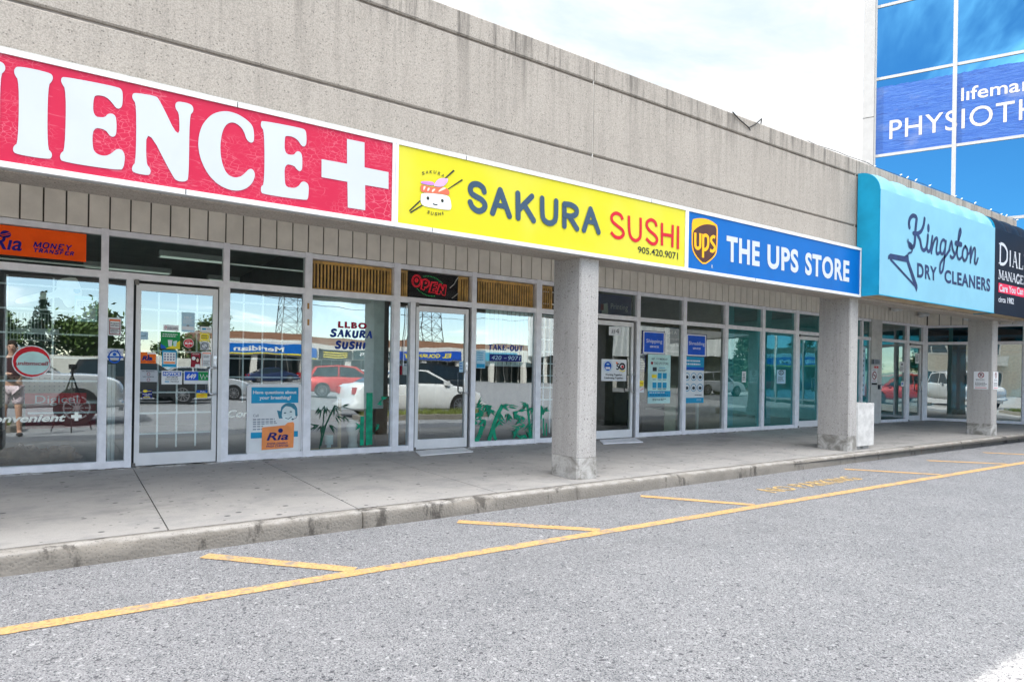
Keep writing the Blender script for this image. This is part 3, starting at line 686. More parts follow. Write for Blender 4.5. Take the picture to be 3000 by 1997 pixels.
N_ = [(825, 360), (950, 380), (975, 400), (1098, 655), (1099, 490), (1075, 460), (1073, 425), (1095, 413), (1170, 430), (1185, 455), (1182, 480), (1160, 500), (1156, 880), (1140, 905), (1090, 903), (1060, 880), (897, 560), (893, 795), (922, 825), (922, 855), (905, 867), (825, 852), (806, 835), (812, 805), (832, 788), (836, 430), (811, 400), (810, 372)]
C_ = [(330, 178), (420, 178), (520, 210), (600, 260), (660, 310), (690, 360), (700, 440), (697, 510), (675, 530), (640, 518), (610, 480), (595, 420), (560, 360), (500, 310), (445, 300), (395, 320), (355, 380), (330, 480), (322, 600), (335, 720), (370, 830), (420, 895), (490, 917), (550, 905), (600, 865), (640, 820), (680, 818), (708, 860), (705, 920), (670, 990), (600, 1045), (510, 1065), (400, 1045), (280, 980), (180, 870), (110, 730), (78, 590), (80, 480), (105, 370), (150, 290), (230, 210)]
E2 = [(795, 282), (1230, 365), (1275, 390), (1283, 460), (1282, 545), (1258, 574), (1225, 560), (1190, 500), (1130, 460), (1060, 450), (1040, 465), (1038, 650), (1140, 668), (1165, 630), (1195, 620), (1232, 650), (1237, 760), (1232, 830), (1205, 848), (1175, 825), (1145, 780), (1037, 762), (1040, 970), (1060, 1020), (1150, 1035), (1200, 1005), (1225, 962), (1265, 958), (1305, 990), (1308, 1060), (1300, 1150), (1275, 1168), (800, 1100), (775, 1070), (775, 1015), (815, 985), (815, 400), (775, 350), (775, 300)]
PL_ = [(1733, 485), (1928, 525), (1928, 802), (2195, 855), (2195, 1042), (1935, 998), (1935, 1278), (1742, 1248), (1738, 962), (1450, 910), (1450, 710), (1735, 762)]
def letter(t, zf, P_, it=2, m=M_SWHITE, pl=SG, off=.004, name='letter'):
    q = pts(pl, zf, P_); q = smoothpts(q, it) if it else q
    b = MB(); b.poly(pl, q, off); return b.build(name, m, t)
for zf, P_, it in ((z1, I_, 2), (z1, E_, 2), (z1, N_, 2), (z2, C_, 2), (z2, E2, 2), (z2, PL_, 0)): letter(tr, zf, P_, it)
nq = pts(SG, z1, N_); sh = SG.at(*z1(34, 205))[0] - max(a for a, _ in nq)
b = MB(); b.poly(SG, smoothpts([(a + sh, c) for a, c in nq], 2), .004); b.build('letter', M_SWHITE, tr)
# yellow sign lettering
z8 = Zm(1100, 380, 2.48); z7 = Zm(1180, 460, 7.84); M_SLATE = mat('slate_letter', (.038, .072, .115), .4, 0, .1, 3); M_LRED = mat('red_letter', (.50, .008, .02), .4, 0, .05)
b = MB(); wk = .058
b.stroke(SG, spline(pts(SG, z7, [(1868, 800), (1840, 715), (1760, 645), (1660, 622), (1580, 655), (1548, 740), (1580, 840), (1680, 910), (1800, 980), (1880, 1080), (1868, 1180), (1775, 1242), (1680, 1222), (1590, 1140), (1545, 1040)]), 5), wk * .93, .004)
oo = .0043
for st, w in (([(905, 440), (850, 605)], 1), ([(905, 440), (972, 628)], 1), ([(876, 546), (945, 562)], .8), ([(1033, 465), (1035, 640)], 1), ([(1135, 485), (1045, 577)], .95), ([(1078, 545), (1147, 660)], 1), ([(1370, 545), (1370, 700)], 1), ([(1405, 630), (1462, 720)], 1), ([(1560, 578), (1512, 730)], 1), ([(1560, 578), (1618, 745)], 1), ([(1530, 665), (1592, 678)], .8)):
    b.stroke(SG, pts(SG, z8, st), wk * w, oo); oo += .0004
for st in ([(1208, 500), (1210, 610), (1222, 655), (1258, 680), (1292, 670), (1307, 635), (1310, 520)], [(1370, 541), (1420, 549), (1456, 575), (1455, 612), (1420, 630), (1372, 622)]):
    b.stroke(SG, spline(pts(SG, z8, st), 6), wk * .95, oo); oo += .0004
b.build('lettering', M_SLATE, ty)
b = MB(); oo = .004
for st, c in (([(1795, 655), (1780, 622), (1745, 607), (1716, 628), (1720, 665), (1755, 698), (1793, 730), (1800, 762), (1776, 784), (1740, 778), (1710, 745)], 1), ([(1840, 625), (1843, 735), (1858, 785), (1890, 806), (1919, 785), (1925, 740), (1925, 640)], 1), ([(2040, 705), (2030, 672), (2000, 655), (1973, 672), (1971, 702), (1992, 735), (2030, 768), (2045, 800), (2030, 828), (2000, 825), (1965, 790)], 1), ([(2080, 677), (2080, 842)], 0), ([(2158, 692), (2155, 855)], 0), ([(2080, 760), (2157, 772)], 0), ([(2197, 700), (2195, 868)], 0)):
    q = pts(SG, z8, st); b.stroke(SG, spline(q, 6) if c else q, .037, oo, False); oo += .0004
b.build('lettering', M_LRED, ty)
M_INK = mat('dark_ink', (.03, .035, .025), .5)
b = MB(); b.text(SG, '905.420.9071', pts(SG, z8, [(1905, 893), (2197, 944), (2197, 893), (1905, 847)]), .004, .012)
for ch, x, y, r in (('S', 467, 375, -12), ('A', 555, 352, -6), ('K', 645, 345, 0), ('U', 735, 350, 4), ('R', 833, 382, 12), ('A', 920, 428, 22), ('S', 588, 1270, 18), ('U', 672, 1298, 12), ('S', 760, 1312, 2), ('H', 843, 1310, -6), ('I', 915, 1295, -14)):
    w, h = (10 if ch == 'I' else 29), 36; a = math.radians(r + 8); ca, sa = math.cos(a), math.sin(a)
    b.text(SG, ch, pts(SG, z7, [(x + i * w * ca - j * h * sa, y + i * w * sa + j * h * ca) for i, j in ((-1, 1), (1, 1), (1, -1), (-1, -1))]), .004, .015)
for st in ([(400, 1005), (150, 1240)], [(445, 1110), (170, 1280)]): b.stroke(SG, pts(SG, z7, st), .012, .004, False)
for q in ([(950, 490), (1155, 297), (1190, 325), (985, 502)], [(1025, 735), (1355, 510), (1378, 540), (1045, 748)]): b.poly(SG, pts(SG, z7, q), .0046)
b.build('lettering', M_INK, ty)
for nm, m, it, L_ in (('rice', M_WHITE, 2, [[(430, 825), (700, 840), (1050, 885), (1095, 1010), (1110, 1130), (1100, 1200), (1060, 1222), (800, 1190), (520, 1140), (440, 1100), (405, 1040), (410, 900)]]),
        ('fish', mat('salmon_print', lin('#d46a50')), 1, [[(430, 640), (500, 655), (600, 680), (700, 695), (850, 700), (930, 690), (1000, 725), (1050, 765), (1068, 810), (1055, 885), (900, 855), (700, 835), (500, 820), (420, 800), (400, 740), (405, 670)]]),
        ('fish_stripe', mat('cream_print', (.78, .66, .52)), 1, [[(475, 670), (525, 675), (500, 730), (470, 780), (465, 720)], [(570, 710), (620, 715), (600, 760), (565, 800), (555, 760)], [(690, 735), (750, 735), (710, 790), (660, 815), (665, 770)], [(930, 695), (1000, 725), (900, 770), (800, 815), (840, 750)]]),
        ('petal', mat('violet_print', lin('#b87ccb')), 1, [[(408, 570), (480, 558), (600, 562), (720, 588), (690, 660), (600, 650), (500, 635), (408, 605)]]),
        ('petal', mat('lilac_print', lin('#c9a0e0')), 1, [[(740, 590), (800, 520), (880, 490), (970, 492), (1030, 500), (1025, 570), (980, 630), (920, 680), (800, 690), (690, 665)]])):
    b = MB(); of = {'rice': .005, 'fish': .0055, 'fish_stripe': .006, 'petal': .0063}[nm]
    for q in L_: b.poly(SG, smoothpts(pts(SG, z7, q), it), of)
    b.build(nm, m, ty)
b = MB()
for x, y in ((572, 950), (902, 1008)): u, v = SG.at(*z7(x, y)); b.ell(SG, u, v, .014, .016, .0062, 12)
b.stroke(SG, spline(pts(SG, z7, [(695, 1080), (735, 1098), (780, 1098)]), 4), .011, .0062); b.build('face_print', M_INK, ty)
# blue sign
z3 = Zm(2010, 600, 4.712); M_GOLD = mat('gold_print', lin('#f2ab05'), .4, 0, .04)
letter(tb, z3, [(78, 205), (130, 190), (200, 185), (280, 195), (350, 225), (400, 262), (433, 290), (432, 450), (425, 620), (410, 690), (350, 760), (245, 835), (160, 760), (100, 670), (75, 580), (73, 430)], 1, M_GOLD, name='shield')
letter(tb, z3, [(92, 365), (140, 320), (200, 285), (270, 268), (350, 275), (418, 300), (415, 450), (412, 600), (395, 680), (340, 745), (245, 812), (165, 740), (110, 655), (90, 575), (88, 450)], 1, mat('brown_print', lin('#4a2c26'), .4), off=.005, name='shield_field')
b = MB(); oo = .006
for st in ([(122, 385), (122, 545), (133, 588), (158, 602), (182, 588), (190, 550), (192, 395)], [(230, 440), (262, 420), (294, 445), (300, 510), (292, 580), (262, 618), (230, 612)], [(396, 452), (372, 440), (345, 458), (340, 500), (365, 540), (390, 580), (386, 620), (355, 641), (325, 625)]):
    b.stroke(SG, spline(pts(SG, z3, st), 6), .038, oo, False); oo += .0004
b.stroke(SG, pts(SG, z3, [(230, 405), (227, 730)]), .038, oo, False); b.build('lettering', M_GOLD, tb)
b = MB()
for w, q in (('THE', [(556, 778), (1010, 852), (1015, 515), (556, 424)]), ('UPS', [(1118, 876), (1548, 945), (1545, 622), (1120, 540)]), ('STORE', [(1640, 966), (2247, 1069), (2252, 775), (1642, 652)])): b.text(SG, w, pts(SG, z3, q), .004, .035, 0, 1.12)
b.text(SG, 'R', pts(SG, z3, [(345, 873), (368, 877), (370, 832), (347, 828)]), .004); b.build('lettering', M_SWHITE, tb)
# ================================================================== AWNINGS
def awning(name, label, x0, x1, puffs, m, mside, yf=4.79, yb=5.12):
    t = thing(name, ((x0 + x1) / 2, 5.0, 2.32), label, 'awning', 'shop awnings under the parapet')
    zb, zf, zt = 2.318, 3.86, 4.165; b = MB(); n = puffs * 10; prof = 9
    for i in range(n + 1):
        x = x0 + (x1 - x0) * i / n; ph = abs(math.sin(math.pi * (i / 10 % 1))) ** .42
        for j in range(prof + 1):
            a = math.pi / 2 * j / prof; k = .84 + .16 * ph if j else 1
            b.v.append((x, yb - (yb - yf) * math.cos(a) * (k if j else 1), zf + (zt - zf) * math.sin(a) * (k + .06 * ph * math.sin(a)) - (.0 if j else 0)))
    w = prof + 1
    for i in range(n):
        for j in range(prof): b.f.append((i * w + j, (i + 1) * w + j, (i + 1) * w + j + 1, i * w + j + 1))
    b.build('scalloped_top', m, t, True)
    b = MB(); b.box(x0, x1, yf - .001, yf + .02, zb, zf + .006); b.build('front_panel', m, t)
    for x, nm in ((x0, 'side_panel'), (x1, 'side_panel')):
        q = [(yf, zb)] + [(yf, zf)] + [(yb - (yb - yf) * math.cos(math.pi / 2 * j / prof) * .985, zf + (zt - zf) * .99 * math.sin(math.pi / 2 * j / prof)) for j in range(1, prof + 1)] + [(yb, zb)]
        sp_ = Pl((x, 0, 0), (0, -1, 0), (0, 0, 1)); b = MB(); b.poly(sp_, [(-y, z) for y, z in q], .003, .012); b.build(nm, mside, t)
    b = MB(); b.box(x0 + .01, x1 - .01, yf + .022, yb - .005, zb + .012, zb + .03); b.build('plywood_bottom', mat('weathered_plywood', (.42, .33, .22), .8, 0, .35, 4), t)
    b = MB(); b.tube([(x0 + .004, yf - .004, zb + .004), (x1 - .004, yf - .004, zb + .004)], .007, 5); b.tube([(x0 - .003, yf, zb), (x0 - .003, yf, zf)], .006, 5)
    for k in range(9): b.ball((x0 - .006, yf + .012, zb + .15 + k * .19), .006, 6, 4)
    b.build('edge_piping', mside, t)
    return t
M_AQ = mat('pale_aqua_vinyl', (.185, .41, .53), .5, 0, .06, 1.6, .12); M_AQS = mat('turquoise_vinyl', (.012, .28, .46), .5, 0, .14, 2.2, .12); M_NAVY = mat('navy_vinyl', (.007, .014, .028), .5, 0, .1, 2, .06)
ta = awning('dry_cleaner_awning', 'pale aqua vinyl awning with scalloped top and a navy clothes hanger emblem', 9.672, 13.785, 7, M_AQ, M_AQS)
td = awning('clinic_awning', 'dark navy vinyl awning with white serif lettering beside the aqua one', 13.79, 16.3, 4, M_NAVY, M_NAVY)
AW = YP(4.789); zk = Zm(2580, 580, 5.2267); M_NAV = mat('navy_print', lin('#1d2f57'), .5, 0, .35, 5)
b = MB(); oo = .003; wv = .064
for st, w in (([(440, 450), (432, 385), (448, 315), (490, 272), (540, 290), (548, 340)], 1.05), ([(550, 320), (538, 420), (527, 560), (522, 660), (505, 735), (470, 758), (440, 735), (437, 700)], 1.1), ([(670, 318), (655, 420), (615, 510), (555, 545), (500, 540)], 1), ([(560, 560), (600, 640), (622, 750), (652, 800), (690, 775), (712, 690), (722, 572)], .95),
        ([(715, 660), (705, 760), (727, 818), (760, 780), (790, 590)], .85), ([(783, 690), (775, 840)], .8), ([(778, 800), (815, 660), (852, 612), (866, 660), (850, 780), (862, 855), (905, 830)], .8), ([(990, 672), (958, 640), (925, 680), (910, 780), (925, 850), (955, 845), (985, 760), (997, 662)], .75), ([(995, 662), (978, 850), (966, 1000), (945, 1110), (915, 1142), (903, 1085), (922, 980), (1000, 875), (1055, 790)], .78),
        ([(1045, 800), (1080, 668), (1098, 780), (1128, 870), (1095, 920), (1066, 890)], .8), ([(1120, 900), (1165, 780), (1195, 545), (1215, 475), (1224, 530), (1200, 620), (1172, 740), (1168, 870), (1198, 938), (1240, 900)], .72), ([(1290, 738), (1257, 800), (1250, 900), (1283, 960), (1320, 900), (1322, 790), (1290, 738)], .8), ([(1322, 850), (1352, 845), (1378, 755), (1376, 860), (1370, 985)], .75), ([(1376, 930), (1412, 790), (1440, 775), (1444, 870), (1435, 975), (1458, 1005), (1484, 925)], .75)):
    b.stroke(AW, spline(pts(AW, zk, st), 6), wv * w, oo); oo += .0004
b.stroke(AW, pts(AW, zk, [(1148, 692), (1225, 712)]), .085, oo); u, v = AW.at(*zk(730, 462)); b.ell(AW, u, v, .04, .07, .003)
b.stroke(AW, spline(pts(AW, zk, [(405, 880), (425, 845), (462, 832), (478, 790), (470, 720), (440, 690), (415, 680), (412, 640)]), 5), .03, oo + .0004)
b.build('lettering', M_NAV, ta)
b = MB(); b.poly(AW, pts(AW, zk, [(108, 935), (115, 880), (145, 850), (360, 890), (395, 868), (425, 885), (430, 950), (400, 985), (150, 935)]), .003); b.poly(AW, pts(AW, zk, [(396, 984), (430, 952), (560, 1330), (562, 1380), (548, 1440), (505, 1330)]), .003); b.stroke(AW, pts(AW, zk, [(150, 940), (522, 1345)]), .04, .0034)
b.build('hanger_emblem', M_NAV, ta)
b = MB(); b.text(AW, 'DRY', pts(AW, zk, [(557, 1215), (857, 1272), (857, 1060), (557, 990)]), .003, .035, 0, 1.15); b.text(AW, 'CLEANERS', pts(AW, zk, [(975, 1295), (1675, 1438), (1675, 1236), (975, 1092)]), .003, .035, 0, 1.12); b.build('lettering', M_NAV, ta)
# plain serif capitals: (points, heavy) strokes in a unit box, serifs at listed stroke ends
SER = {'D': ([((.15, 0), (.15, 1)), 1], [((.15, 1), (.55, .97), (.88, .75), (.92, .5), (.88, .25), (.55, .03), (.15, 0)), 2]), 'I': ([((.5, 0), (.5, 1)), 1],), 'A': ([((.08, 0), (.48, 1)), 0], [((.48, 1), (.92, 0)), 1], [((.25, .36), (.72, .36)), 0]),
       'L': ([((.2, 0), (.2, 1)), 1], [((.2, .03), (.88, .03), (.92, .28)), 0]), 'Y': ([((.08, 1), (.5, .48)), 1], [((.92, 1), (.5, .48)), 0], [((.5, 0), (.5, .5)), 1]), 'S': ([((.82, .78), (.78, .95), (.5, 1), (.24, .88), (.25, .66), (.5, .53), (.8, .38), (.82, .12), (.5, 0), (.2, .06), (.15, .25)), 2],),
       'M': ([((.1, 0), (.14, 1)), 0], [((.14, 1), (.5, .1)), 1], [((.5, .1), (.86, 1)), 0], [((.86, 1), (.9, 0)), 1]), 'N': ([((.14, 0), (.14, 1)), 0], [((.14, 1), (.86, 0)), 1], [((.86, 0), (.86, 1)), 0]), 'G': ([((.86, .8), (.7, .97), (.4, .98), (.14, .7), (.12, .35), (.35, .03), (.65, .02), (.84, .12)), 2], [((.84, 0), (.84, .42)), 1]),
       'E': ([((.2, 0), (.2, 1)), 1], [((.2, .97), (.82, .97), (.85, .8)), 0], [((.2, .52), (.65, .52)), 0], [((.2, .03), (.85, .03), (.9, .22)), 0]), 'T': ([((.5, 0), (.5, 1)), 1], [((.06, .8), (.1, .97), (.9, .97), (.94, .8)), 0]), 'K': ([((.18, 0), (.18, 1)), 1], [((.85, 1), (.2, .42)), 0], [((.42, .6), (.9, 0)), 1]),
       'U': ([((.16, 1), (.16, .3), (.3, .03), (.55, 0), (.78, .08), (.84, .35), (.84, 1)), 2],), 'R': ([((.18, 0), (.18, 1)), 1], [((.18, .98), (.6, .97), (.8, .78), (.62, .54), (.2, .5)), 2], [((.5, .5), (.92, 0)), 1]), 'H': ([((.16, 0), (.16, 1)), 1], [((.84, 0), (.84, 1)), 1], [((.16, .52), (.84, .52)), 0]),
       'O': ([((.5, 1), (.18, .85), (.08, .5), (.18, .15), (.5, 0), (.82, .15), (.92, .5), (.82, .85), (.5, 1)), 2],), 'B': ([((.18, 0), (.18, 1)), 1], [((.18, .98), (.6, .97), (.74, .77), (.58, .54), (.2, .52)), 2], [((.2, .52), (.65, .5), (.84, .27), (.65, .03), (.2, .02)), 2]), 'F': ([((.2, 0), (.2, 1)), 1], [((.2, .97), (.85, .97)), 0], [((.2, .5), (.7, .5)), 0]), '-': ([((.2, .42), (.8, .42)), 1],)}
def serif(b, pl, word, quad, heavy, thin, off, track=1.18, lean=0., serifs=True):
    n = len(word); wid = {'I': .5, 'M': 1.25, '-': .6}; tot = sum(wid.get(c, 1.) for c in word) + (track - 1) * (n - 1); x = 0.; k = 0
    def mp(a, c):
        a = (a + lean * (c - .5) / tot * 1.0)
        return tuple((quad[0][i] * (1 - a) + quad[1][i] * a) * (1 - c) + (quad[3][i] * (1 - a) + quad[2][i] * a) * c for i in (0, 1))
    for ch in word:
        w = wid.get(ch, 1.)
        for st, hv in SER.get(ch, ()):
            q = [mp((x + a * w) / tot, c) for a, c in st]
            if hv == 2: q = spline(q, 4)
            b.stroke(pl, q, heavy if hv else thin, off + .0003 * (k % 6), False); k += 1
            if serifs and len(st) == 2 and abs(st[0][0] - st[1][0]) < .5:
                for a, c in st:
                    if c in (0, 1): b.stroke(pl, [mp((x + (a - .16) * w) / tot, abs(c - .015)), mp((x + (a + .16) * w) / tot, abs(c - .015))], thin, off + .0003 * (k % 6), False); k += 1
        x += w + track - 1
    return b
zd = Zm(2900, 640, 2.53)
def gquad(pl, zf, L_): return pts(pl, zf, L_)
u0 = AW.at(*zd(66, 260))[0]
b = MB()
v0, v1 = AW.at(*zd(68, 333))[1], AW.at(*zd(68, 183))[1]
uD = AW.at(*zd(132, 270))[0]; serif(b, AW, 'D', ((u0, v0), (uD, v0), (uD, v1), (u0, v1)), .055, .02, .003); b.build('lettering', M_SWHITE, td); b = MB()
v1i = v0 + (v1 - v0) * .80; ui = AW.at(*zd(140, 290))[0]; serif(b, AW, 'IALYSIS', ((ui, v0), (ui + 1.75, v0), (ui + 1.75, v1i), (ui, v1i)), .05, .018, .003); b.build('lettering', M_SWHITE, td); b = MB()
v0, v1 = AW.at(*zd(68, 446))[1], AW.at(*zd(68, 382))[1]
wM = (AW.at(*zd(246, 430))[0] - u0); serif(b, AW, 'MANAGEMENT', ((u0, v0), (u0 + wM * 1.72, v0), (u0 + wM * 1.72, v1), (u0, v1)), .036, .015, .003, 1.1)
b.text(AW, 'circa 1982', pts(AW, zd, [(63, 618), (176, 636), (176, 592), (63, 576)]), .003, .02); b.build('lettering', M_SWHITE, td)
b = MB(); q = pts(AW, zd, [(63, 545), (252, 577), (252, 500), (63, 476)]); b.rect(AW, q[0][0], q[0][1], q[0][0] + 1.55, q[3][1], .003); b.build('red_band', mat('crimson_print', lin('#d8264f')), td)
b = MB(); b.text(AW, 'Care You Can', pts(AW, zd, [(68, 540), (244, 568), (244, 516), (68, 486)]), .005, .025); b.build('lettering', M_SWHITE, td)
# ================================================================== TOWER BEHIND
TC = Vector((20.6, 10.2, 0)); TT = math.radians(-65); TP = Pl(TC, (math.cos(TT), math.sin(TT), 0), (0, 0, 1))
tw = thing('glass_office_tower', (20.6, 10.2, 0), 'tall blue mirror glass office tower with white grid frame behind the plaza', 'building')
M_TGL = None
def m_tower():
    b = NB('blue_mirror_glass'); b.b.inputs['Metallic'].default_value = 1
    bm = b.n('ShaderNodeBump'); b.set(bm.inputs['Height'], b.noise(.5, 2, .4)); bm.inputs['Strength'].default_value = .4; bm.inputs['Distance'].default_value = .01
    b.nt.links.new(bm.outputs[0], b.b.inputs['Normal'])
    return b.done((.085, .28, .43), .02, 1.)
M_TGL = m_tower()
cols = [-.205 + 2.075 * k for k in range(8)]; zr = [0.2, 3.45, 5.74, 8.02, 10.41, 12.66, 15.0, 17.3, 19.6]
for i in range(7):
    for a, c in zip(zr[:-1], zr[1:]):
        b = MB(); b.rect(TP, cols[i] + .05, a + .04, cols[i + 1] - .05, c - .04, .0); b.build('pane', M_TGL, tw)
b = MB(); fw = .052
for i, u in enumerate(cols): b.pbox(TP, u - (.0 if i == 0 else fw), u + fw, 0, 19.7, -.05, .035)
for z in zr:
    for i in range(7): b.pbox(TP, cols[i] + fw, cols[i + 1] - fw, z - .042, z + .042, -.05, .03)
b.build('grid_frame', mat('tower_frame_paint', (.40, .40, .40), .5, 0, .05), tw)
b = MB()
for z0, z1_ in ((0, 3.4), (3.41, 9.25), (9.26, 14.6), (14.61, 19.7)): b.pbox(TP, -.52, -.21, z0, z1_ - .012, -.3, .06)
b.build('corner_column', mat('white_cladding', (.36, .36, .36), .5, 0, .05), tw)
b = MB(); b.pbox(TP, -.5, 14.3, 0, 19.6, -9, -.4); b.build('core', mat('tower_core', (.25, .27, .3), .7), tw)
b = MB(); b.pbox(TP, -.5, 14.4, 19.6, 20.2, -9, .1); b.build('roof_edge', M_ALUW, tw)
def m_film():
    b = NB('wrinkled_blue_film'); wr = b.noise(1, 6, .65, b.map((2.2, 2.2, 22)), .8)
    c = b.mix(b.rng(wr, .35, .7), (.014, .075, .32), (.045, .13, .38))
    pale = b.math('MULTIPLY', b.rng(b.noise(.9, 4, .6, b.map((1, 1, 1.6))), .54, .70), .5); c = b.mix(pale, c, (.15, .20, .36))
    ln = b.rng(b.noise(1, 4, .7, b.map((1.4, 1.4, 13)), 1.), .60, .63); c = b.mix(b.math('MULTIPLY', ln, .6), c, (.008, .035, .18)); b.bump(wr, .5, .02)
    return b.done(c, .4, 0, .4)
M_FILM = m_film()
tf = thing('clinic_window_film', TP.P(2, 8.07, .006), 'wrinkled blue window film with pale PHYSIOTHERAPY lettering on the tower', 'window film')
Rr = random.Random(5)
for i in range(6):
    u0_, u1_ = cols[i] + .056, cols[i + 1] - .056; n = 24
    top = [(u0_ + (u1_ - u0_) * k / n, 10.14 + Rr.uniform(-.018, .018)) for k in range(n + 1)]
    b = MB(); b.poly(TP, [(u0_, 8.066), (u1_, 8.066)] + top[::-1], .006); b.build('film_sheet', M_FILM, tf)
zt = Zm(2550, 150, 4.9); M_FT = mat('film_letter', (.55, .52, .47), .5, 0, .18, 30)
def tq(L_): return pts(TP, zt, L_)
q = tq([(272, 1262), (2066, 1015), (2066, 735), (272, 975)]); zb_, zt_ = (q[0][1] + q[1][1]) / 2, (q[2][1] + q[3][1]) / 2
b = MB(); b.text(TP, 'PHYSIOT', (q[0][0], zb_, q[1][0], zt_), .0095, .004, 0, 1.08)
uh = TP.at(*zt(2130, 1000))[0]; b.text(TP, 'HERAPY', (uh, zb_, uh + (q[1][0] - q[0][0]) * .86, zt_), .0095, .004, 0, 1.08)
q = tq([(1300, 712), (2145, 595), (2145, 402), (1300, 520)]); b.text(TP, 'lıfema', (q[0][0], (q[0][1] + q[1][1]) / 2, q[1][0], (q[2][1] + q[3][1]) / 2), .0095, .012)
ur = TP.at(*zt(2180, 560))[0]; b.text(TP, 'rk', (ur, (q[0][1] + q[1][1]) / 2, ur + (q[1][0] - q[0][0]) * .24, (q[2][1] + q[3][1]) / 2), .0095, .012)
b.v = b.v; b.build('lettering', M_FT, tf)
# ================================================================== POSTERS, STICKERS, WINDOW LETTERING
PC = {'W': M_WHITE, 'K': M_BLACK, 'w': mat('off_white_paper', (.70, .72, .72), .6, 0, .05), 'g': mat('grey_print', lin('#8d949c'), .6), 'd': mat('charcoal_print', lin('#3b4148'), .6), 'b': mat('blue_print', lin('#1557b8'), .5), 'n': mat('deep_blue_print', lin('#16256e'), .5),
      'c': mat('cyan_print', lin('#1f93bd'), .5), 'l': mat('light_blue_print', lin('#a9cbdc'), .5), 'r': mat('red_print', lin('#c8202c'), .5), 'o': mat('orange_print', lin('#ee6f1c'), .5), 'O': mat('peach_orange_print', lin('#ef9558'), .5), 'G': mat('green_print', lin('#1d8f4c'), .5),
      'y': mat('yellow_print', lin('#e3cf35'), .5), 'm': mat('maroon_print', lin('#8c1d2e'), .5), 's': mat('skin_print', lin('#e6c3ad'), .5), 'e': mat('pale_teal_print', lin('#b9dcd8'), .5), 't': mat('bamboo_green_film', lin('#0d8f6c'), .45, 0, .3, 14), 'k': mat('dark_green_film', lin('#1f4f3c'), .5), 'v': mat('royal_blue_print', lin('#1b55c4'), .5),
      'S': mat('silver_sheet', (.42, .45, .48), .5), 'u': mat('vivid_orange_print', lin('#ff5a0a'), .5)}
def sticker(name, label, cat, zf, box, col, items=(), off=.004, pl=GL, group=None, shape='r', th=.0012):
    r = pbox_uv(pl, zf, *box); u0, v0, u1, v1 = r; w, h = u1 - u0, v1 - v0; b = MB()
    if shape == 'r': b.pbox(pl, u0, u1, v0, v1, off - th, off)
    else:
        b.ell(pl, (u0 + u1) / 2, (v0 + v1) / 2, w / 2, h / 2, off, 36)
    o = b.build(name, PC.get(col, col)); tag(o, label, cat, group)
    bs = {}
    for n, it in enumerate(items):
        k, c = it[0], it[1]; nm = 'lettering' if k in 'tl' else 'print'; q = bs.setdefault((c, nm), MB()); f = off + .0008 + .00035 * n; a = it[2:]
        U = lambda x: u0 + x * w
        V = lambda y: v1 - y * h
        if k == 'r': q.rect(pl, U(a[0]), V(a[3]), U(a[2]), V(a[1]), f)
        elif k == 't': q.text(pl, a[0], (U(a[1]), V(a[4]), U(a[3]), V(a[2])), f, a[5] if len(a) > 5 else .02, a[6] if len(a) > 6 else 0)
        elif k == 'e': q.ell(pl, U(a[0]), V(a[1]), a[2] * w, a[3] * h, f, 20)
        elif k == 'o': q.ring(pl, U(a[0]), V(a[1]), a[2] * w, a[3] * h, a[4] * w, f)
        elif k == 'p': q.poly(pl, [(U(x), V(y)) for x, y in a[0]], f)
        elif k == 's': q.stroke(pl, [(U(x), V(y)) for x, y in a[0]], a[1] * w, f)
        elif k == 'l':
            R = random.Random(name + str(n)); N = a[0]; hh = (a[4] - a[2]) / N
            for i in range(N):
                x = a[1]; xe = a[3] - R.random() * .25 * (a[3] - a[1])
                while x < xe:
                    ww = min(R.uniform(.05, .16) * (a[3] - a[1]), xe - x); q.rect(pl, U(x), V(a[2] + (i + .62) * hh), U(x + ww), V(a[2] + (i + .18) * hh), f); x += ww + .03 * (a[3] - a[1])
    for (c, nm), q in bs.items(): q.build(nm, PC[c], o)
    return o
zD = Zm(370, 860, 3.92); zW = Zm(0, 860, 3.92); DG = 'stickers on the convenience shop door'
def ds(*a, **k): return sticker(*a, group=DG, **k)
ds('crypto_sticker', 'small white strip sticker with a red ring above the green poster on the door', 'sticker', zD, (427, 360, 600, 425), 'W', [('o', 'r', .14, .45, .07, .26, .03), ('t', 'd', 'bitcoin', .25, .25, .93, .78, .01, .2)])
ds('help_notice', 'pale blue grey notice sheet high on the shop door', 'notice', zD, (635, 216, 785, 440), 'l', [('t', 'W', 'HELP', .2, .2, .75, .32), ('l', 'W', 4, .1, .35, .92, .6), ('r', 'W', .04, .72, .94, .9), ('e', 'g', .48, .68, .12, .05)])
ds('transit_sticker', 'small white sticker with blue mark at the door glass upper right', 'sticker', zD, (848, 380, 982, 440), 'w', [('r', 'c', .16, .28, .5, .6), ('l', 'g', 1, .55, .25, .95, .7)])
ds('yellow_sticker', 'square yellow sticker above the no smoking square on the shop door', 'sticker', zD, (845, 448, 956, 548), 'y', [('l', 'd', 2, .15, .25, .9, .75), ('o', 'W', .5, .5, .5, .5, .04)])
ds('no_smoking_sticker', 'grey square sticker with crossed out cigarette on the shop door', 'sticker', zD, (850, 553, 946, 646), 'S', [('o', 'K', .5, .5, .42, .42, .07), ('s', 'K', [(.22, .22), (.78, .78)], .07), ('r', 'W', .25, .46, .72, .55)])
ds('lottery_poster', 'green poster with white lettering and yellow corner on the shop door', 'poster', zD, (395, 438, 617, 633), 'G', [('p', 'y', [(.25, 1), (.62, .8), (1, .5), (1, 1)]), ('p', 'b', [(0, .72), (.22, .85), (.28, 1), (0, 1)]), ('l', 'W', 2, .08, .1, .92, .34), ('p', 'W', [(.36, .48), (.6, .48), (.57, .85), (.4, .85)]), ('p', 'e', [(.64, .55), (.84, .5), (.8, .85), (.66, .85)])])
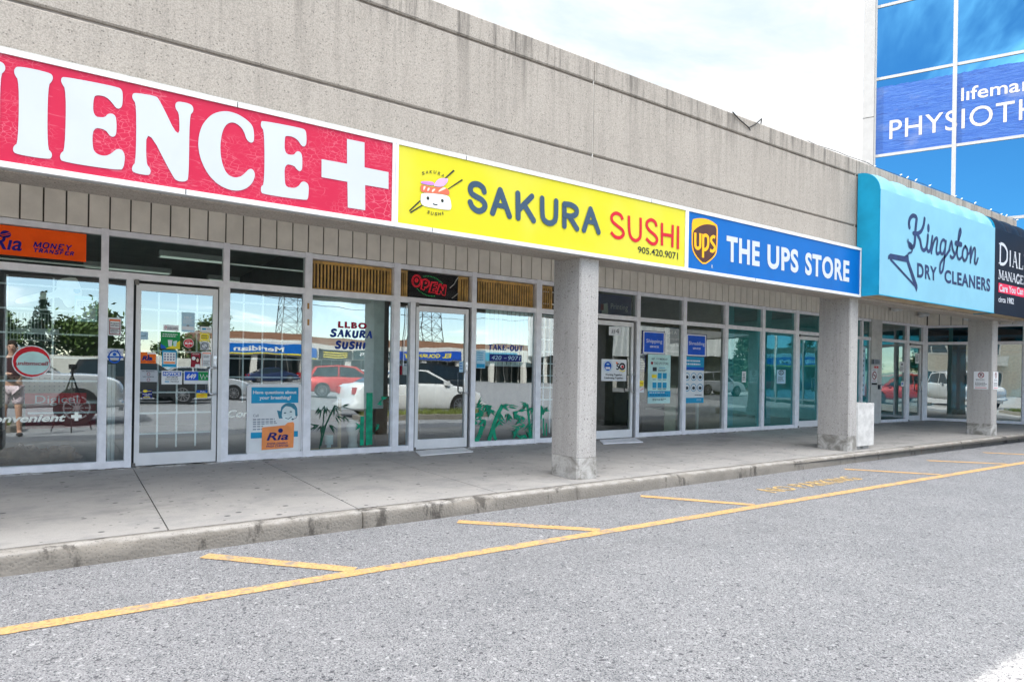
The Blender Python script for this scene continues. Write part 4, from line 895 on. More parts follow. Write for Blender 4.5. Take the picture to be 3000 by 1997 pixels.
ds('round_newspaper_sticker', 'round red sticker with white lettering right of the green poster', 'sticker', zD, (654, 516, 774, 622), 'W', [('e', 'r', .5, .5, .46, .46), ('t', 'W', 'SUN', .14, .38, .86, .64, .05), ('l', 'W', 1, .3, .16, .7, .3), ('l', 'W', 1, .35, .72, .7, .84)], shape='e')
ds('money_sticker', 'orange sticker with navy lettering at the left of the shop door', 'sticker', zD, (147, 672, 340, 800), 'o', [('r', 'w', .48, .01, 1, .16), ('t', 'n', 'Ria', .16, .32, .8, .74, .06, .25), ('e', 'n', .55, .31, .055, .09), ('t', 'm', 'MONEY TRANSFER', .08, .8, .92, .9)])
ds('phone_card_poster', 'blue and white poster with a grid of round dots on the shop door', 'poster', zD, (410, 650, 578, 842), 'c', [('r', 'w', .08, .12, .93, .82)] + [('e', 'n', .2 + .2 * i, .24 + .155 * j, .05, .045) for j in range(3) for i in range(4)] + [('r', 'O', .12, .68, .88, .79)])
ds('red_ad_poster', 'narrow red poster with a dark haired woman on the shop door', 'poster', zD, (742, 680, 850, 845), 'm', [('e', 'K', .68, .45, .24, .2), ('e', 's', .7, .5, .13, .13), ('p', 'w', [(.4, 1), (.5, .78), (.9, .78), (1, 1)]), ('e', 'w', .28, .38, .2, .13), ('l', 'w', 1, .1, .06, .9, .14)])
ds('prepaid_sheet', 'white sheet with orange border beside the door handle', 'notice', zD, (862, 665, 978, 838), 'w', [('r', 'o', .1, .08, .95, .14), ('r', 'm', .1, .14, .14, .95), ('r', 'm', .9, .14, .94, .95), ('l', 'K', 2, .2, .22, .85, .42), ('l', 'd', 3, .2, .6, .85, .92)])
ds('no_vaping_notice', 'grey notice reading NO SMOKING NO VAPING at the lower left of the door', 'notice', zD, (146, 875, 362, 1012), 'S', [('t', 'd', 'NO SMOKING', .14, .06, .82, .16), ('o', 'm', .5, .34, .09, .13, .025), ('t', 'd', 'NO VAPING', .2, .52, .78, .62), ('o', 'm', .5, .82, .09, .13, .025)])
ds('occupancy_notice', 'white and blue NOTICE maximum occupancy sheet on the shop door', 'notice', zD, (404, 884, 640, 1040), 'w', [('r', 'b', .06, .08, .95, .38), ('t', 'W', 'NOTICE', .1, .12, .91, .33, .04), ('t', 'd', 'MAXIMUM', .25, .43, .78, .53), ('t', 'd', 'OCCUPANCY', .17, .58, .82, .68), ('t', 'd', 'PEOPLE', .44, .75, .84, .85), ('r', 'c', .16, .76, .38, .84)])
ds('lottery_games_sticker', 'blue and green lottery sticker beside the door handle', 'sticker', zD, (660, 890, 970, 1036), 'w', [('r', 'v', .03, .04, .53, .72), ('r', 'G', .53, .04, .97, .72), ('t', 'W', '649', .1, .2, .45, .6, .03, .25), ('s', 'W', [(.6, .25), (.66, .6), (.72, .25), (.78, .6), (.85, .3), (.92, .55)], .025)])
ds('card_available_sticker', 'navy and yellow AVAILABLE HERE sticker low on the shop door', 'sticker', zD, (182, 1100, 296, 1198), 'n', [('e', 'y', .3, .18, .24, .16), ('l', 'y', 1, .5, .12, .98, .3), ('t', 'W', 'AVAILABLE', .04, .46, .95, .6), ('t', 'W', 'HERE', .25, .64, .72, .78), ('r', 'y', .12, .86, .8, .94)])
ds('pull_sticker', 'blue and yellow PULL sticker under the door handle', 'sticker', zD, (804, 1108, 930, 1196), 'b', [('r', 'y', 0, .36, 1, 1), ('t', 'W', 'PULL', .36, .06, .85, .3), ('l', 'd', 1, .4, .4, .7, .52), ('l', 'o', 2, .1, .56, .9, .9)])
ds('white_corner_sticker', 'pale square sticker with a cigarette sign at the left edge of the door', 'sticker', zD, (150, 436, 250, 526), 'l', [('s', 'd', [(.2, .6), (.75, .55)], .06), ('s', 'd', [(.6, .4), (.8, .3)], .04)])
sticker('prepaid_sign', 'white card with orange and maroon border in the narrow sidelight', 'notice', zW, (1240, 276, 1391, 482), 'w', [('r', 'o', .1, .1, .93, .19), ('r', 'm', .1, .19, .16, .94), ('r', 'm', .88, .19, .93, .94), ('r', 'm', .1, .9, .93, .94), ('t', 'K', 'Prepaid', .2, .28, .83, .36, .03), ('t', 'K', 'sold here', .2, .39, .8, .47, .03), ('r', 'm', .16, .58, .88, .62), ('l', 'd', 3, .2, .65, .85, .88)])
sticker('lottery_centre_sticker', 'white sticker with a blue arch under the prepaid card in the sidelight', 'sticker', zW, (1211, 630, 1418, 762), 'w', [('r', 'b', .01, .66, .99, .8), ('o', 'b', .5, .72, .36, .56, .09), ('o', 'l', .5, .5, .14, .2, .03), ('e', 'b', .5, .5, .1, .15), ('l', 'd', 1, .15, .84, .85, .94)] + [('t', 'b', ch, .13 + .085 * i, .30 - .26 * math.sin(math.pi * (i + .5) / 9), .19 + .085 * i, .46 - .26 * math.sin(math.pi * (i + .5) / 9)) for i, ch in enumerate('LOTTERIES') if ch])
# big window of the convenience shop
IN = GL.off(-.02)
sticker('window_notice', 'pale paper notice taped inside the convenience shop window under the big key', 'notice', zW, (857, 30, 1118, 322), 'e', [('r', 'w', .05, .13, .92, .92), ('l', 'g', 3, .1, .2, .85, .42)], pl=IN)
o = sticker('phone_company_sticker', 'oval red and pale green sticker in the wide shop window', 'sticker', zW, (136, 594, 588, 966), 'w', [('e', 'r', .5, .5, .475, .47), ('e', 'e', .53, .545, .43, .36), ('t', 'm', 'unitımıcell', .09, .49, .93, .615, .03, .15)], shape='e')
KP = YP(8.2)
b = MB(); zq = Zm(0, 750, 2.24); kp = smoothpts(pts(KP, zq, [(95, 300), (115, 275), (295, 232), (312, 246), (372, 225), (368, 180), (385, 150), (490, 136), (515, 160), (548, 262), (500, 290), (480, 340), (430, 335), (400, 272), (345, 275), (312, 292), (300, 276), (150, 312), (110, 312)]), 1)
b.poly(KP, kp, 0, .02); o = tag(b.build('key_cutout', mat('cream_foam', (.86, .84, .76), .6)), 'large cream cut out of a key hanging in the convenience shop window', 'window display')
b = MB(); u, v = KP.at(*zq(505, 227)); b.ell(KP, u, v, .03, .03, .003); b.build('key_hole', PC['c'], o)
RB = YP(8.27)
sticker('phone_banner', 'red banner with white lettering inside the wide shop window', 'banner', zW, (285, 1140, 992, 1262), 'r', [('t', 'W', 'Digicel', .16, .22, .86, 1.18, .0)], pl=RB)
b = MB(); q = pbox_uv(RB, zW, 290, 1268, 1100, 1545); b.pbox(RB, q[0], q[2], q[1], q[3], -.35, -.03)
o = tag(b.build('red_counter', mat('dark_red_board', lin('#7a1320'), .35)), 'dark red counter front behind the Convenient lettering', 'counter')
b = MB(); b.pbox(RB, q[0] + .02, q[2], q[3] - .10, q[3] - .08, -.03, -.02); b.pbox(RB, q[0] - .01, q[2] + .01, q[3] + .002, q[3] + .03, -.37, -.01); b.build('counter_edge', PC['w'], o)
M_WL = mat('white_window_film', (.86, .88, .80), .5)
def winletters(label, text, quad, m, pl=GL, bold=.03, shear=.25, **k):
    b = MB(); b.text(pl, text, quad, .003, bold, shear, **k); return tag(b.build('window_lettering', m), label, 'window lettering')
q = pts(GL, zW, [(0, 1485), (755, 1462), (755, 1370), (0, 1398)]); wN = q[1][0] - q[0][0]
winletters('italic white Convenient lettering low on the wide shop window', 'Convenient', (q[0][0] - wN * .30, (q[0][1] + q[1][1]) / 2, q[1][0], (q[2][1] + q[3][1]) / 2), M_WL)
b = MB(); u, v = GL.at(*zW(878, 1408)); b.pbox(GL, u - .045, u + .045, v - .016, v + .016, .002, .003); b.pbox(GL, u - .016, u + .016, v + .016, v + .045, .002, .003); b.pbox(GL, u - .016, u + .016, v - .045, v - .016, .002, .003); tag(b.build('window_lettering', M_WL), 'white plus sign after the Convenient lettering', 'window lettering')
z3_ = Zm(600, 700, 2.24); q = pts(GL, z3_, [(145, 1172), (262, 1166), (262, 1116), (145, 1122)]); wN = q[1][0] - q[0][0]
winletters('white Con lettering half hidden by the breathing poster', 'Con', (q[0][0], q[0][1], q[0][0] + wN * 1.25, q[3][1]), M_WL)
# grilles
M_GR = mat('white_grille_paint', (.86, .88, .88), .5)
def grille(label, pl, xs, zs, u0, u1, v0, v1, r=.0085):
    b = MB()
    for x in xs: b.pbox(pl, x - r, x + r, v0, v1, -r, r)
    for z in zs: b.pbox(pl, u0, u1, z - r, z + r, r + .0005, 2.6 * r)
    return tag(b.build('window_grille', M_GR), label, 'window grille', 'security grilles behind the glass')
GP_ = YP(8.215); gu = lambda x, y=1090: GP_.at(x, y)[0]; gv = lambda x, y: GP_.at(x, y)[1]
xs0 = gu(17); sx = gu(153) - gu(17)
grille('white security grille behind the wide convenience shop window', GP_, [xs0 + sx * k for k in (-3, -2, -1, 0, 1)], [gv(100, 906) + .243 * k for k in range(-3, 3)], -2.2, gu(288), .95, 2.0)
grille('white security grille behind the convenience shop door', YP(8.20), [gu(462), gu(518), gu(574)], [gv(520, 912) - .229 * k for k in range(0, 7)], gu(404), gu(622), .2, 1.95)
grille('white security grille behind the window with the breathing poster', GP_, [gu(711), gu(767), gu(825)], [gv(760, 890) + .222 * k for k in range(-4, 3)], gu(668), gu(885), .7, 2.0)
grille('white security grille in the narrow window left of the concrete pillar', GP_, [gu(1592), gu(1612)], [gv(1600, 960) + .19 * k for k in range(-6, 4)], gu(1580), gu(1625), .15, 2.0)
# wire rack, pegboard, bags and stand inside
RK = YP(8.62); q = pbox_uv(RK, zq, 68, 372, 338, 550); b = MB()
for k in range(13): x = q[0] + (q[2] - q[0]) * k / 12; b.tube([RK.P(x, q[1]), RK.P(x, q[3])], .004, 4)
for z in (q[1], q[3], (q[1] + q[3]) / 2 - .05): b.tube([RK.P(q[0], z), RK.P(q[2], z)], .006, 4)
o = tag(b.build('wire_rack', M_GR), 'white wire rack hanging above the oval sticker', 'rack'); b = MB(); b.pbox(RK, q[0] + .05, q[0] + .42, (q[1] + q[3]) / 2 - .06, (q[1] + q[3]) / 2 - .02, .01, .02); b.build('price_strip', PC['w'], o)
nb = NB('pegboard_face'); vv = nb.voro(22, nb.map((1, 1, 1)), rnd=0.); nb.done(nb.mix(nb.rng(vv, .14, .2, 1, 0), (.33, .29, .20), (.04, .035, .03)), .8); PB = YP(9.0); q = pbox_uv(PB, zW, -200, 945, 860, 1300)
b = MB(); b.pbox(PB, q[0], q[2], q[1], q[3], -.01, 0); tag(b.build('pegboard', nb.m), 'tan pegboard with rows of holes inside the convenience shop', 'pegboard')
for i, (x, y, s) in enumerate(((60, 1318, .17), (130, 1345, .13), (175, 1330, .15), (20, 1350, .14))):
    p = RB.at(x, y); b = MB(); Rr = random.Random(i); b.ball((p[0], 8.5, s * .7), s, 12, 8, (1.2, .6, .8))
    b.v = [(x_ + Rr.uniform(-.03, .03), y_ + Rr.uniform(-.02, .02), max(.006, z_ + Rr.uniform(-.03, .03))) for x_, y_, z_ in b.v]
    o = tag(b.build('paper_bag', mat('crumpled_brown_bag', (.22, .12, .07), .7, 0, .4, 6)), ('crumpled brown bag nearest the left edge at the foot of the shop window', 'small brown bag between two larger ones on the shop floor', 'brown bag closest to the door at the foot of the shop window', 'dark brown bag at the photo edge behind the shop window')[i], 'bag', 'bags at the foot of the window')
b = MB(); xs_ = gu(324), gu(336)
for x in xs_: b.tube([(x, 8.4, .0), (x, 8.4, 1.12)], .018, 6)
b.box(xs_[0] - .06, xs_[1] + .06, 8.3, 8.5, .0, .02); tag(b.build('display_stand', M_GR), 'white two post display stand behind the sidelight glass', 'stand')
# money transfer banner in the transom
zM = Zm(0, 450, 2.618); TI = GL.off(.009)
u0, _ = TI.at(*zM(-260, 640)); u1, _ = TI.at(*zM(662, 720)); v0 = (TI.at(*zM(10, 775))[1] + TI.at(*zM(655, 828))[1]) / 2; v1 = (TI.at(*zM(10, 545))[1] + TI.at(*zM(655, 618))[1]) / 2
b = MB(); b.pbox(TI, u0, u1, v0, v1, -.006, 0); o = tag(b.build('money_transfer_banner', PC['u']), 'bright orange banner reading MONEY TRANSFER in the transom window', 'banner')
b = MB(); q = pts(TI, zM, [(-58, 728), (168, 746), (180, 660), (-58, 640)]); b.text(TI, 'Rıa', (q[0][0], q[0][1], q[1][0], q[2][1] + .03), .001, .02, .2)
u, v = TI.at(*zM(44, 618)); b.ell(TI, u, v, .042, .036, .001)
for t_, L_ in (('MONEY', [(258, 714), (548, 748), (572, 705), (270, 678)]), ('TRANSFER', [(258, 752), (568, 785), (572, 752), (264, 730)])): q = pts(TI, zM, L_); _v0, _v1 = (q[0][1] + q[1][1]) / 2, (q[2][1] + q[3][1]) / 2; serif(b, TI, t_, ((q[0][0], _v0), (q[1][0], _v0), (q[1][0], _v1), (q[0][0], _v1)), .0135 if t_ == 'MONEY' else .011, .0115 if t_ == 'MONEY' else .009, .001, 1.22, .22, False)
b.build('lettering', mat('indigo_print', lin('#1c1a7d'), .5), o)
b = MB(); b.stroke(TI, [(u - .04, v - .012), (u, v + .004), (u + .035, v + .022)], .006, .002); b.stroke(TI, [(u - .03, v - .024), (u, v - .012), (u + .04, v + .006)], .005, .002); b.build('print', PC['u'], o)
# breathing poster with the orange sticker
zP = Zm(700, 1100, 6.535); c4 = pts(GL, zP, [(130, 1500), (1165, 1455), (1200, 160), (150, 160)])
u0, u1 = c4[0][0] * .5 + c4[3][0] * .5, c4[1][0] * .5 + c4[2][0] * .5; v0, v1 = (c4[0][1] + c4[1][1]) / 2, (c4[2][1] + c4[3][1]) / 2; w, h = u1 - u0, v1 - v0
def rr(x0, y0, x1, y1, r, n=5): return [(cx + r * math.cos(math.radians(a + 90 * k / n)), cyy + r * math.sin(math.radians(a + 90 * k / n))) for cx, cyy, a in ((x1 - r, y1 - r, 0), (x0 + r, y1 - r, 90), (x0 + r, y0 + r, 180), (x1 - r, y0 + r, 270)) for k in range(n + 1)]
po = thing('breathing_poster', (u0, GLY, v0), 'framed poster Have questions about your breathing with a smiling headset woman', 'poster')
b = MB(); b.poly(GL, rr(u0, v0, u1, v1, .035), .022, .016); b.build('frame', M_ALUW, po)
b = MB(); b.poly(GL, rr(u0 + .03, v0 + .03, u1 - .03, v1 - .03, .01), .0235); b.build('sheet', PC['w'], po)
U = lambda x: u0 + w * x
V = lambda y: v1 - h * y
b = MB(); b.rect(GL, U(.075), V(.275), U(.94), V(.045), .0245); b.build('print', PC['c'], po); b = MB(); b.rect(GL, U(.075), V(.775), U(.94), V(.69), .0245); b.build('print', PC['c'], po)
b = MB(); b.text(GL, 'Have questions about', (U(.105), V(.155), U(.9), V(.095)), .0255, .03); b.text(GL, 'your breathing?', (U(.22), V(.235), U(.8), V(.17)), .0255, .03); b.build('lettering', M_WHITE, po)
b = MB(); b.text(GL, 'Call', (U(.11), V(.47), U(.21), V(.43)), .0245, .02); b.build('lettering', PC['g'], po); b = MB()
for k, (x1_, yy) in enumerate(((.5, .505), (.52, .54), (.55, .57), (.3, .605), (.3, .645))):
    x = .11
    while x < x1_: b.rect(GL, U(x), V(yy + .011), U(min(x + .06, x1_)), V(yy - .008), .0245); x += .075
b.build('lettering', PC['g'], po)
b = MB(); b.poly(GL, [(U(x), V(y)) for x, y in ((.54, .38), (.66, .4), (.66, .5), (.58, .5))], .0244); b.ell(GL, U(.765), V(.375), w * .155, h * .10, .0245, 24, 0, 200); b.poly(GL, [(U(x), V(y)) for x, y in ((.62, .33), (.70, .28), (.86, .285), (.92, .36), (.93, .47), (.885, .47), (.875, .38), (.80, .335), (.70, .32), (.64, .37), (.63, .47), (.615, .47))], .0258); b.build('hair_print', mat('blue_hair_print', lin('#3d7f96')), po)
b = MB(); b.ell(GL, U(.755), V(.43), w * .13, h * .115, .0252, 24); b.build('face_print', mat('pale_face_print', (.66, .76, .76)), po)
b = MB()
for x, y in ((.69, .42), (.80, .405)): b.ell(GL, U(x), V(y), w * .025, h * .009, .0256, 10)
b.stroke(GL, [(U(.70), V(.495)), (U(.755), V(.51)), (U(.815), V(.48))], .008, .0256); b.stroke(GL, [(U(.92), V(.45)), (U(.9), V(.5)), (U(.84), V(.515))], .006, .0262); b.ell(GL, U(.835), V(.515), w * .022, h * .012, .0262, 10); b.build('print', mat('teal_ink', lin('#1d4f63')), po)
q = [(.275, .62), (.69, .60), (.74, .565), (.84, .555), (.865, .58), (.855, .93), (.27, .945)]
b = MB(); b.poly(GL, [(U(x), V(y)) for x, y in q], .030, .002); so = tag(b.build('orange_money_sticker', PC['O']), 'orange sticker with navy lettering stuck over the corner of the breathing poster', 'sticker')
b = MB(); b.poly(GL, [(U(x), V(y)) for x, y in ((.275, .62), (.69, .60), (.73, .57), (.32, .575))], .0302, .0015); b.build('print', PC['w'], so)
b = MB(); b.text(GL, 'Rıa', (U(.355), V(.815), U(.76), V(.70)), .031, .025, .25); b.ell(GL, U(.61), V(.675), w * .045, h * .033, .031); b.text(GL, 'ENVIA DINERO', (U(.365), V(.875), U(.745), V(.845)), .031, .02, .2); b.text(GL, 'PAGA CUENTAS', (U(.35), V(.912), U(.76), V(.882)), .031, .02, .2); b.build('lettering', PC['n'], so)
# ---- sushi shop windows
zS = Zm(880, 880, 3.407); M_LN = mat('navy_window_letter', lin('#1c3a86'), .5); M_LR = mat('crimson_window_letter', lin('#a31c3c'), .5)
def wser(label, word, L_, m, heavy, thin, zf, lean=.18, track=1.3, serifs=True):
    q = pts(GL, zf, L_); v0, v1 = (q[0][1] + q[1][1]) / 2, (q[2][1] + q[3][1]) / 2; b = MB(); serif(b, GL, word, ((q[0][0], v0), (q[1][0], v0), (q[1][0], v1), (q[0][0], v1)), heavy, thin, .003, track, lean, serifs)
    return tag(b.build('window_lettering', m), label, 'window lettering')
q = pts(GL, zS, [(376, 276), (662, 284), (662, 220), (376, 210)]); winletters('crimson LLBO lettering at the top of the sushi shop window', 'LLBO', (q[0][0], (q[0][1] + q[1][1]) / 2, q[1][0], (q[2][1] + q[3][1]) / 2), M_LR, shear=0, bold=.06, sp=1.3)
wser('slanted navy lettering just under the crimson LLBO', 'SAKURA', [(302, 356), (716, 372), (716, 306), (302, 292)], M_LN, .030, .015, zS)
wser('slanted navy SUSHI lettering, lowest of the three words on the window', 'SUSHI', [(350, 474), (648, 480), (648, 420), (350, 408)], M_LN, .030, .015, zS)
def leaf(b, pl, u, v, a, l, w, off):
    ca, sa = math.cos(a), math.sin(a); o_ = []
    for t, s in ((0, 0), (.25, 1), (.55, .75), (1, 0), (.55, -.6), (.25, -.9)): o_.append((u + t * l * ca - s * w * sa, v + t * l * sa + s * w * ca))
    b.poly(pl, o_, off)
def bamboo(label, zf, stems, leaves, m, lw=.016, ll=.13, ow=True):
    b = MB(); k = 0; Rr = random.Random(label)
    for L_, w in stems:
        q = pts(GL, zf, L_)
        for i in range(len(q) - 1): b.stroke(GL, [q[i], q[i + 1]], w, .003 + .0004 * k, False); k = (k + 1) % 12
        for a in q[1:-1]: b.stroke(GL, [(a[0] - w * .7, a[1]), (a[0] + w * .7, a[1] + .006)], .008, .0082, False)
    for x, y, n, sp_, dirn in leaves:
        u, v = GL.at(*zf(x, y))
        for i in range(n): leaf(b, GL, u + Rr.uniform(-.02, .02), v + Rr.uniform(-.02, .02), math.radians(dirn + Rr.uniform(-sp_, sp_)), ll * Rr.uniform(.6, 1.25), lw * Rr.uniform(.7, 1.2), .009 + .0003 * (k % 20)); k += 1
    return tag(b.build('bamboo_decal', m), label, 'window decal', 'painted bamboo on the sushi shop windows')
bamboo('thick green bamboo stalk painted below the window lettering with a slanted cut top', zS, [([(690, 920), (688, 1095), (686, 1330), (685, 1440)], .09), ([(618, 1155), (612, 1300), (612, 1445)], .052)], [(770, 1030, 4, 40, 40), (810, 990, 4, 40, 60), (590, 1240, 5, 60, 200), (775, 1255, 5, 60, 220)], PC['t'], .014, .075)
bamboo('thin dark outlined bamboo painted at the lower left of the sushi window', zS, [([(345, 1045), (300, 1140), (250, 1250), (200, 1450)], .02), ([(240, 1050), (230, 1200), (190, 1480)], .012)], [(200, 1070, 5, 35, 260), (250, 1060, 5, 40, 280), (340, 1050, 5, 40, 300), (420, 1055, 4, 20, 355), (180, 1240, 5, 40, 200), (300, 1230, 6, 50, 320), (220, 1250, 5, 30, 250), (360, 1150, 4, 30, 330), (430, 1160, 4, 30, 300)], PC['k'], .007, .12)
zT = Zm(1380, 880, 3.566)
wser('slanted blue TAKE-OUT lettering on the sushi shop window', 'TAKE-OUT', [(180, 515), (540, 522), (540, 474), (180, 462)], M_LN, .024, .012, zT, .1, 1.2)
sticker('phone_number_strip', 'blue strip with pale 420-9071 under the TAKE-OUT lettering', 'window lettering', zT, (192, 563, 527, 637), 'n', [('t', 'l', '420', .06, .2, .36, .78, .0, .15), ('t', 'l', '-', .44, .5, .52, .56), ('t', 'l', '9071', .57, .2, .96, .78, .0, .15)])
sticker('menu_sheet', 'pale blue menu sheet taped left of the phone number strip', 'notice', zT, (52, 520, 148, 708), 'l', [('l', 'c', 4, .1, .1, .9, .6), ('r', 'c', .05, .75, .95, .97)])
sticker('door_menu', 'small pale sheet inside the sushi shop door near the handle', 'notice', Zm(1100, 700, 2.09), (512, 748, 536, 815), 'l', [('l', 'b', 3, .1, .1, .9, .8)])
bamboo('dense green bamboo painted in the left of the take out window', zT, [([(118, 1310), (90, 1400), (50, 1475)], .075), ([(330, 1090), (270, 1200), (240, 1290), (185, 1460)], .065), ([(235, 1330), (240, 1400), (258, 1460)], .05)], [(60, 1110, 8, 60, 10), (150, 1100, 8, 60, 300), (100, 1180, 8, 60, 200), (140, 1250, 8, 60, 220), (200, 1150, 9, 50, 290), (330, 1100, 7, 35, 355), (400, 1100, 5, 20, 0), (300, 1180, 7, 60, 280), (380, 1190, 7, 40, 280), (450, 1190, 7, 40, 310), (430, 1170, 4, 20, 20), (500, 1155, 5, 20, 10), (290, 1260, 8, 70, 300), (60, 1270, 6, 40, 170), (120, 1210, 8, 60, 150), (200, 1100, 8, 50, 240)], PC['t'], .012, .13)
bamboo('leafy green bamboo painted in the right of the take out window', zT, [([(585, 1080), (600, 1190), (612, 1300), (612, 1440)], .04), ([(650, 1080), (645, 1250), (635, 1440)], .03)], [(580, 1085, 6, 40, 200), (520, 1260, 8, 60, 190), (560, 1240, 6, 40, 160), (500, 1330, 8, 50, 180), (560, 1310, 8, 60, 200), (600, 1300, 7, 70, 300), (480, 1370, 8, 50, 200), (570, 1400, 8, 70, 240), (530, 1430, 8, 30, 170), (640, 1120, 6, 50, 250), (620, 1420, 6, 50, 120)], PC['t'], .010, .12)
bamboo('green bamboo clump painted in the narrow window by the pillar', zT, [([(735, 1100), (728, 1240)], .04), ([(745, 1190), (770, 1150)], .03), ([(712, 1110), (716, 1260)], .03), ([(755, 1230), (758, 1410)], .025), ([(788, 1280), (786, 1412)], .02), ([(705, 1290), (735, 1340)], .015)], [(770, 1160, 6, 50, 30), (720, 1120, 6, 40, 100), (740, 1170, 6, 50, 60), (720, 1270, 5, 60, 270)], PC['t'], .011, .085)
for i, (x0, y0, x1, y1) in enumerate(((56, 30, 76, 88), (56, 190, 76, 250))):
    sticker('brass_plate', ('upper', 'lower')[i] + ' small brass plate on the frame between the two shops', 'plate', zS, (x0, y0, x1, y1), mat('worn_brass', (.32, .17, .05), .4, .5), off=.056)
# wooden slat screens in the transoms
M_WOOD = mat('varnished_wood', (.68, .42, .13), .45, 0, .35, 9); M_WOODD = mat('dark_wood_back', (.05, .03, .018), .8)
def slats(label, x0, x1, z0=2.115, z1=2.478, y=8.17, n=None):
    t = thing('slat_screen', (x0, y, z0), label, 'slat screen', 'wooden slat screens in the transom windows')
    b = MB(); f = .026
    b.box(x0, x1, y, y + .03, z1 - f * 1.3, z1); b.box(x0, x1, y, y + .03, z0, z0 + f * .8); b.box(x1 - f, x1, y + .001, y + .03, z0 + f * .8, z1 - f * 1.3); b.box(x0, x0 + f * .6, y + .001, y + .03, z0 + f * .8, z1 - f * 1.3); b.build('frame', M_WOOD, t)
    b = MB(); n = n or max(3, int((x1 - x0) / .046)); p = (x1 - x0 - f * 1.6) / n
    for k in range(n): xx = x0 + f * .6 + p * (k + .3); b.box(xx, xx + p * .46, y + .008, y + .026, z0 + f * .8, z1 - f * 1.3)
    b.build('slats', M_WOOD, t); b = MB(); b.box(x0, x1, y + .05, y + .06, z0, z1); b.build('backing', M_WOODD, t)
slats('wide wooden slat screen above the LLBO window', g(911), g(1146)); slats('narrow wooden slat strip left of the LED open sign', g(1168), g(1193)); slats('short wooden slat screen right of the LED open sign', g(1343), g(1372)); slats('wide wooden slat screen above the TAKE-OUT window', g(1390), g(1562)); slats('wooden slat screen in the narrow transom beside the pillar', g(1581), g(1619))
# LED open sign
zO = Zm(1180, 760, 2356 / 460); OP = YP(8.18); oq = pbox_uv(OP, zO, 66, 150, 838, 590)
t = thing('open_sign', ((oq[0] + oq[2]) / 2, 8.18, 2.12), 'black LED sign spelling OPEN in red dots with a green arc', 'LED sign')
b = MB(); b.pbox(OP, oq[0], oq[2], 2.118, 2.475, -.03, -.004); b.build('panel', mat('black_acrylic', (.006, .006, .008), .15), t)
M_LED = emis('red_led', '#ff1236', .22); M_LEDG = emis('green_led', '#2fe07a', .16)
def dots(b, L_, sp_, r, closed=False):
    q = pts(OP, zO, L_); q = q + [q[0]] if closed else q; acc = 0.
    for a, c in zip(q[:-1], q[1:]):
        d = math.hypot(c[0] - a[0], c[1] - a[1]); s = acc
        while s < d: b.ell(OP, a[0] + (c[0] - a[0]) * s / d, a[1] + (c[1] - a[1]) * s / d, r, r, .0, 6); s += sp_
        acc = s - d
    return b
b = MB(); ee = lambda cx, cyy, rx, ry, n=16: [(cx + rx * math.cos(2 * math.pi * k / n), cyy + ry * math.sin(2 * math.pi * k / n)) for k in range(n)]
for L_, c in ((ee(208, 322, 72, 92), 1), (ee(208, 322, 56, 76), 1), (ee(206, 312, 24, 30, 10), 1), (ee(206, 312, 12, 15, 8), 1), ([(270, 440), (290, 300), (350, 290), (400, 330), (400, 390), (350, 430), (325, 430), (318, 460), (270, 440)], 0), ([(282, 430), (302, 312), (345, 305), (385, 338), (385, 382), (345, 415), (312, 415)], 0), (ee(345, 352, 12, 12, 6), 1), ([(390, 490), (430, 335), (525, 345), (520, 380), (470, 378), (465, 400), (510, 410), (500, 440), (455, 440), (450, 465), (500, 470), (490, 500), (390, 490)], 0), ([(405, 478), (438, 350), (510, 358)], 0), ([(500, 515), (545, 370), (580, 370), (600, 440), (612, 380), (655, 385), (635, 540), (595, 535), (572, 470), (555, 522), (500, 515)], 0), ([(515, 505), (555, 385), (570, 385), (600, 470), (625, 400), (642, 400)], 0)):
    dots(b, L_, .0125, .0046, c)
b.build('red_dots', M_LED, t); b = MB(); dots(b, [(318, 255), (375, 250), (430, 258), (490, 278), (545, 315), (598, 362)], .024, .005); dots(b, [(220, 440), (260, 482), (310, 515), (370, 540), (440, 552), (495, 545)], .024, .005); b.build('green_dots', M_LEDG, t)
b = MB(); b.tube([OP.P(*OP.at(*zO(x, y)), .004) for x, y in ((705, 428), (770, 370), (800, 310), (832, 268))], .005, 5); b.tube([OP.P(*OP.at(*zO(x, y)), .004) for x, y in ((735, 582), (790, 540), (826, 510))], .005, 5); b.build('cable', PC['w'], t)
# things behind the sushi glass
b = MB(); CUP = YP(8.21); q = pbox_uv(CUP, zT, 150, 80, 640, 668)
n = 22
for k in range(n): x = q[0] + (q[2] - q[0]) * k / n; b.pbox(CUP, x, x + (q[2] - q[0]) / n * .94, q[1], q[3], -.004 - .01 * (k % 2), -.001 - .01 * (k % 2))
o = tag(b.build('vertical_blind', mat('pale_blind', (.80, .88, .86), .7)), 'pale vertical blind behind the TAKE-OUT lettering', 'blind'); b = MB(); b.pbox(CUP, q[0], q[2], q[1] - .03, q[1], -.02, .004); b.build('bottom_rail', PC['w'], o)
b = MB(); SB = YP(8.40); q = pbox_uv(SB, zS, 80, 20, 832, 1270); b.pbox(SB, q[0], q[2], q[1] + .25, 2.6, -.03, 0); tag(b.build('partition_screen', mat('cream_screen', (.80, .82, .78), .6)), 'tall cream partition inside the sushi shop window', 'partition')
b = MB(); b.box(SB.at(*zS(832, 1000))[0] + .01, SB.at(*zS(832, 1000))[0] + .7, 8.7, 9.1, 0, .75); tag(b.build('wooden_counter', mat('brown_counter', (.20, .09, .035), .4)), 'brown wooden counter end seen right of the painted bamboo stalk', 'counter')
b = MB(); x = YP(8.28).at(*zS(392, 1100))[0]; b.box(x - .018, x + .018, 8.26, 8.30, .0, .72); b.box(x - .38, x - .02, 8.25, 8.31, .05, .09); tag(b.build('wooden_stand', mat('light_wood', (.42, .28, .13), .5)), 'light wooden post stand inside the sushi shop window', 'stand')
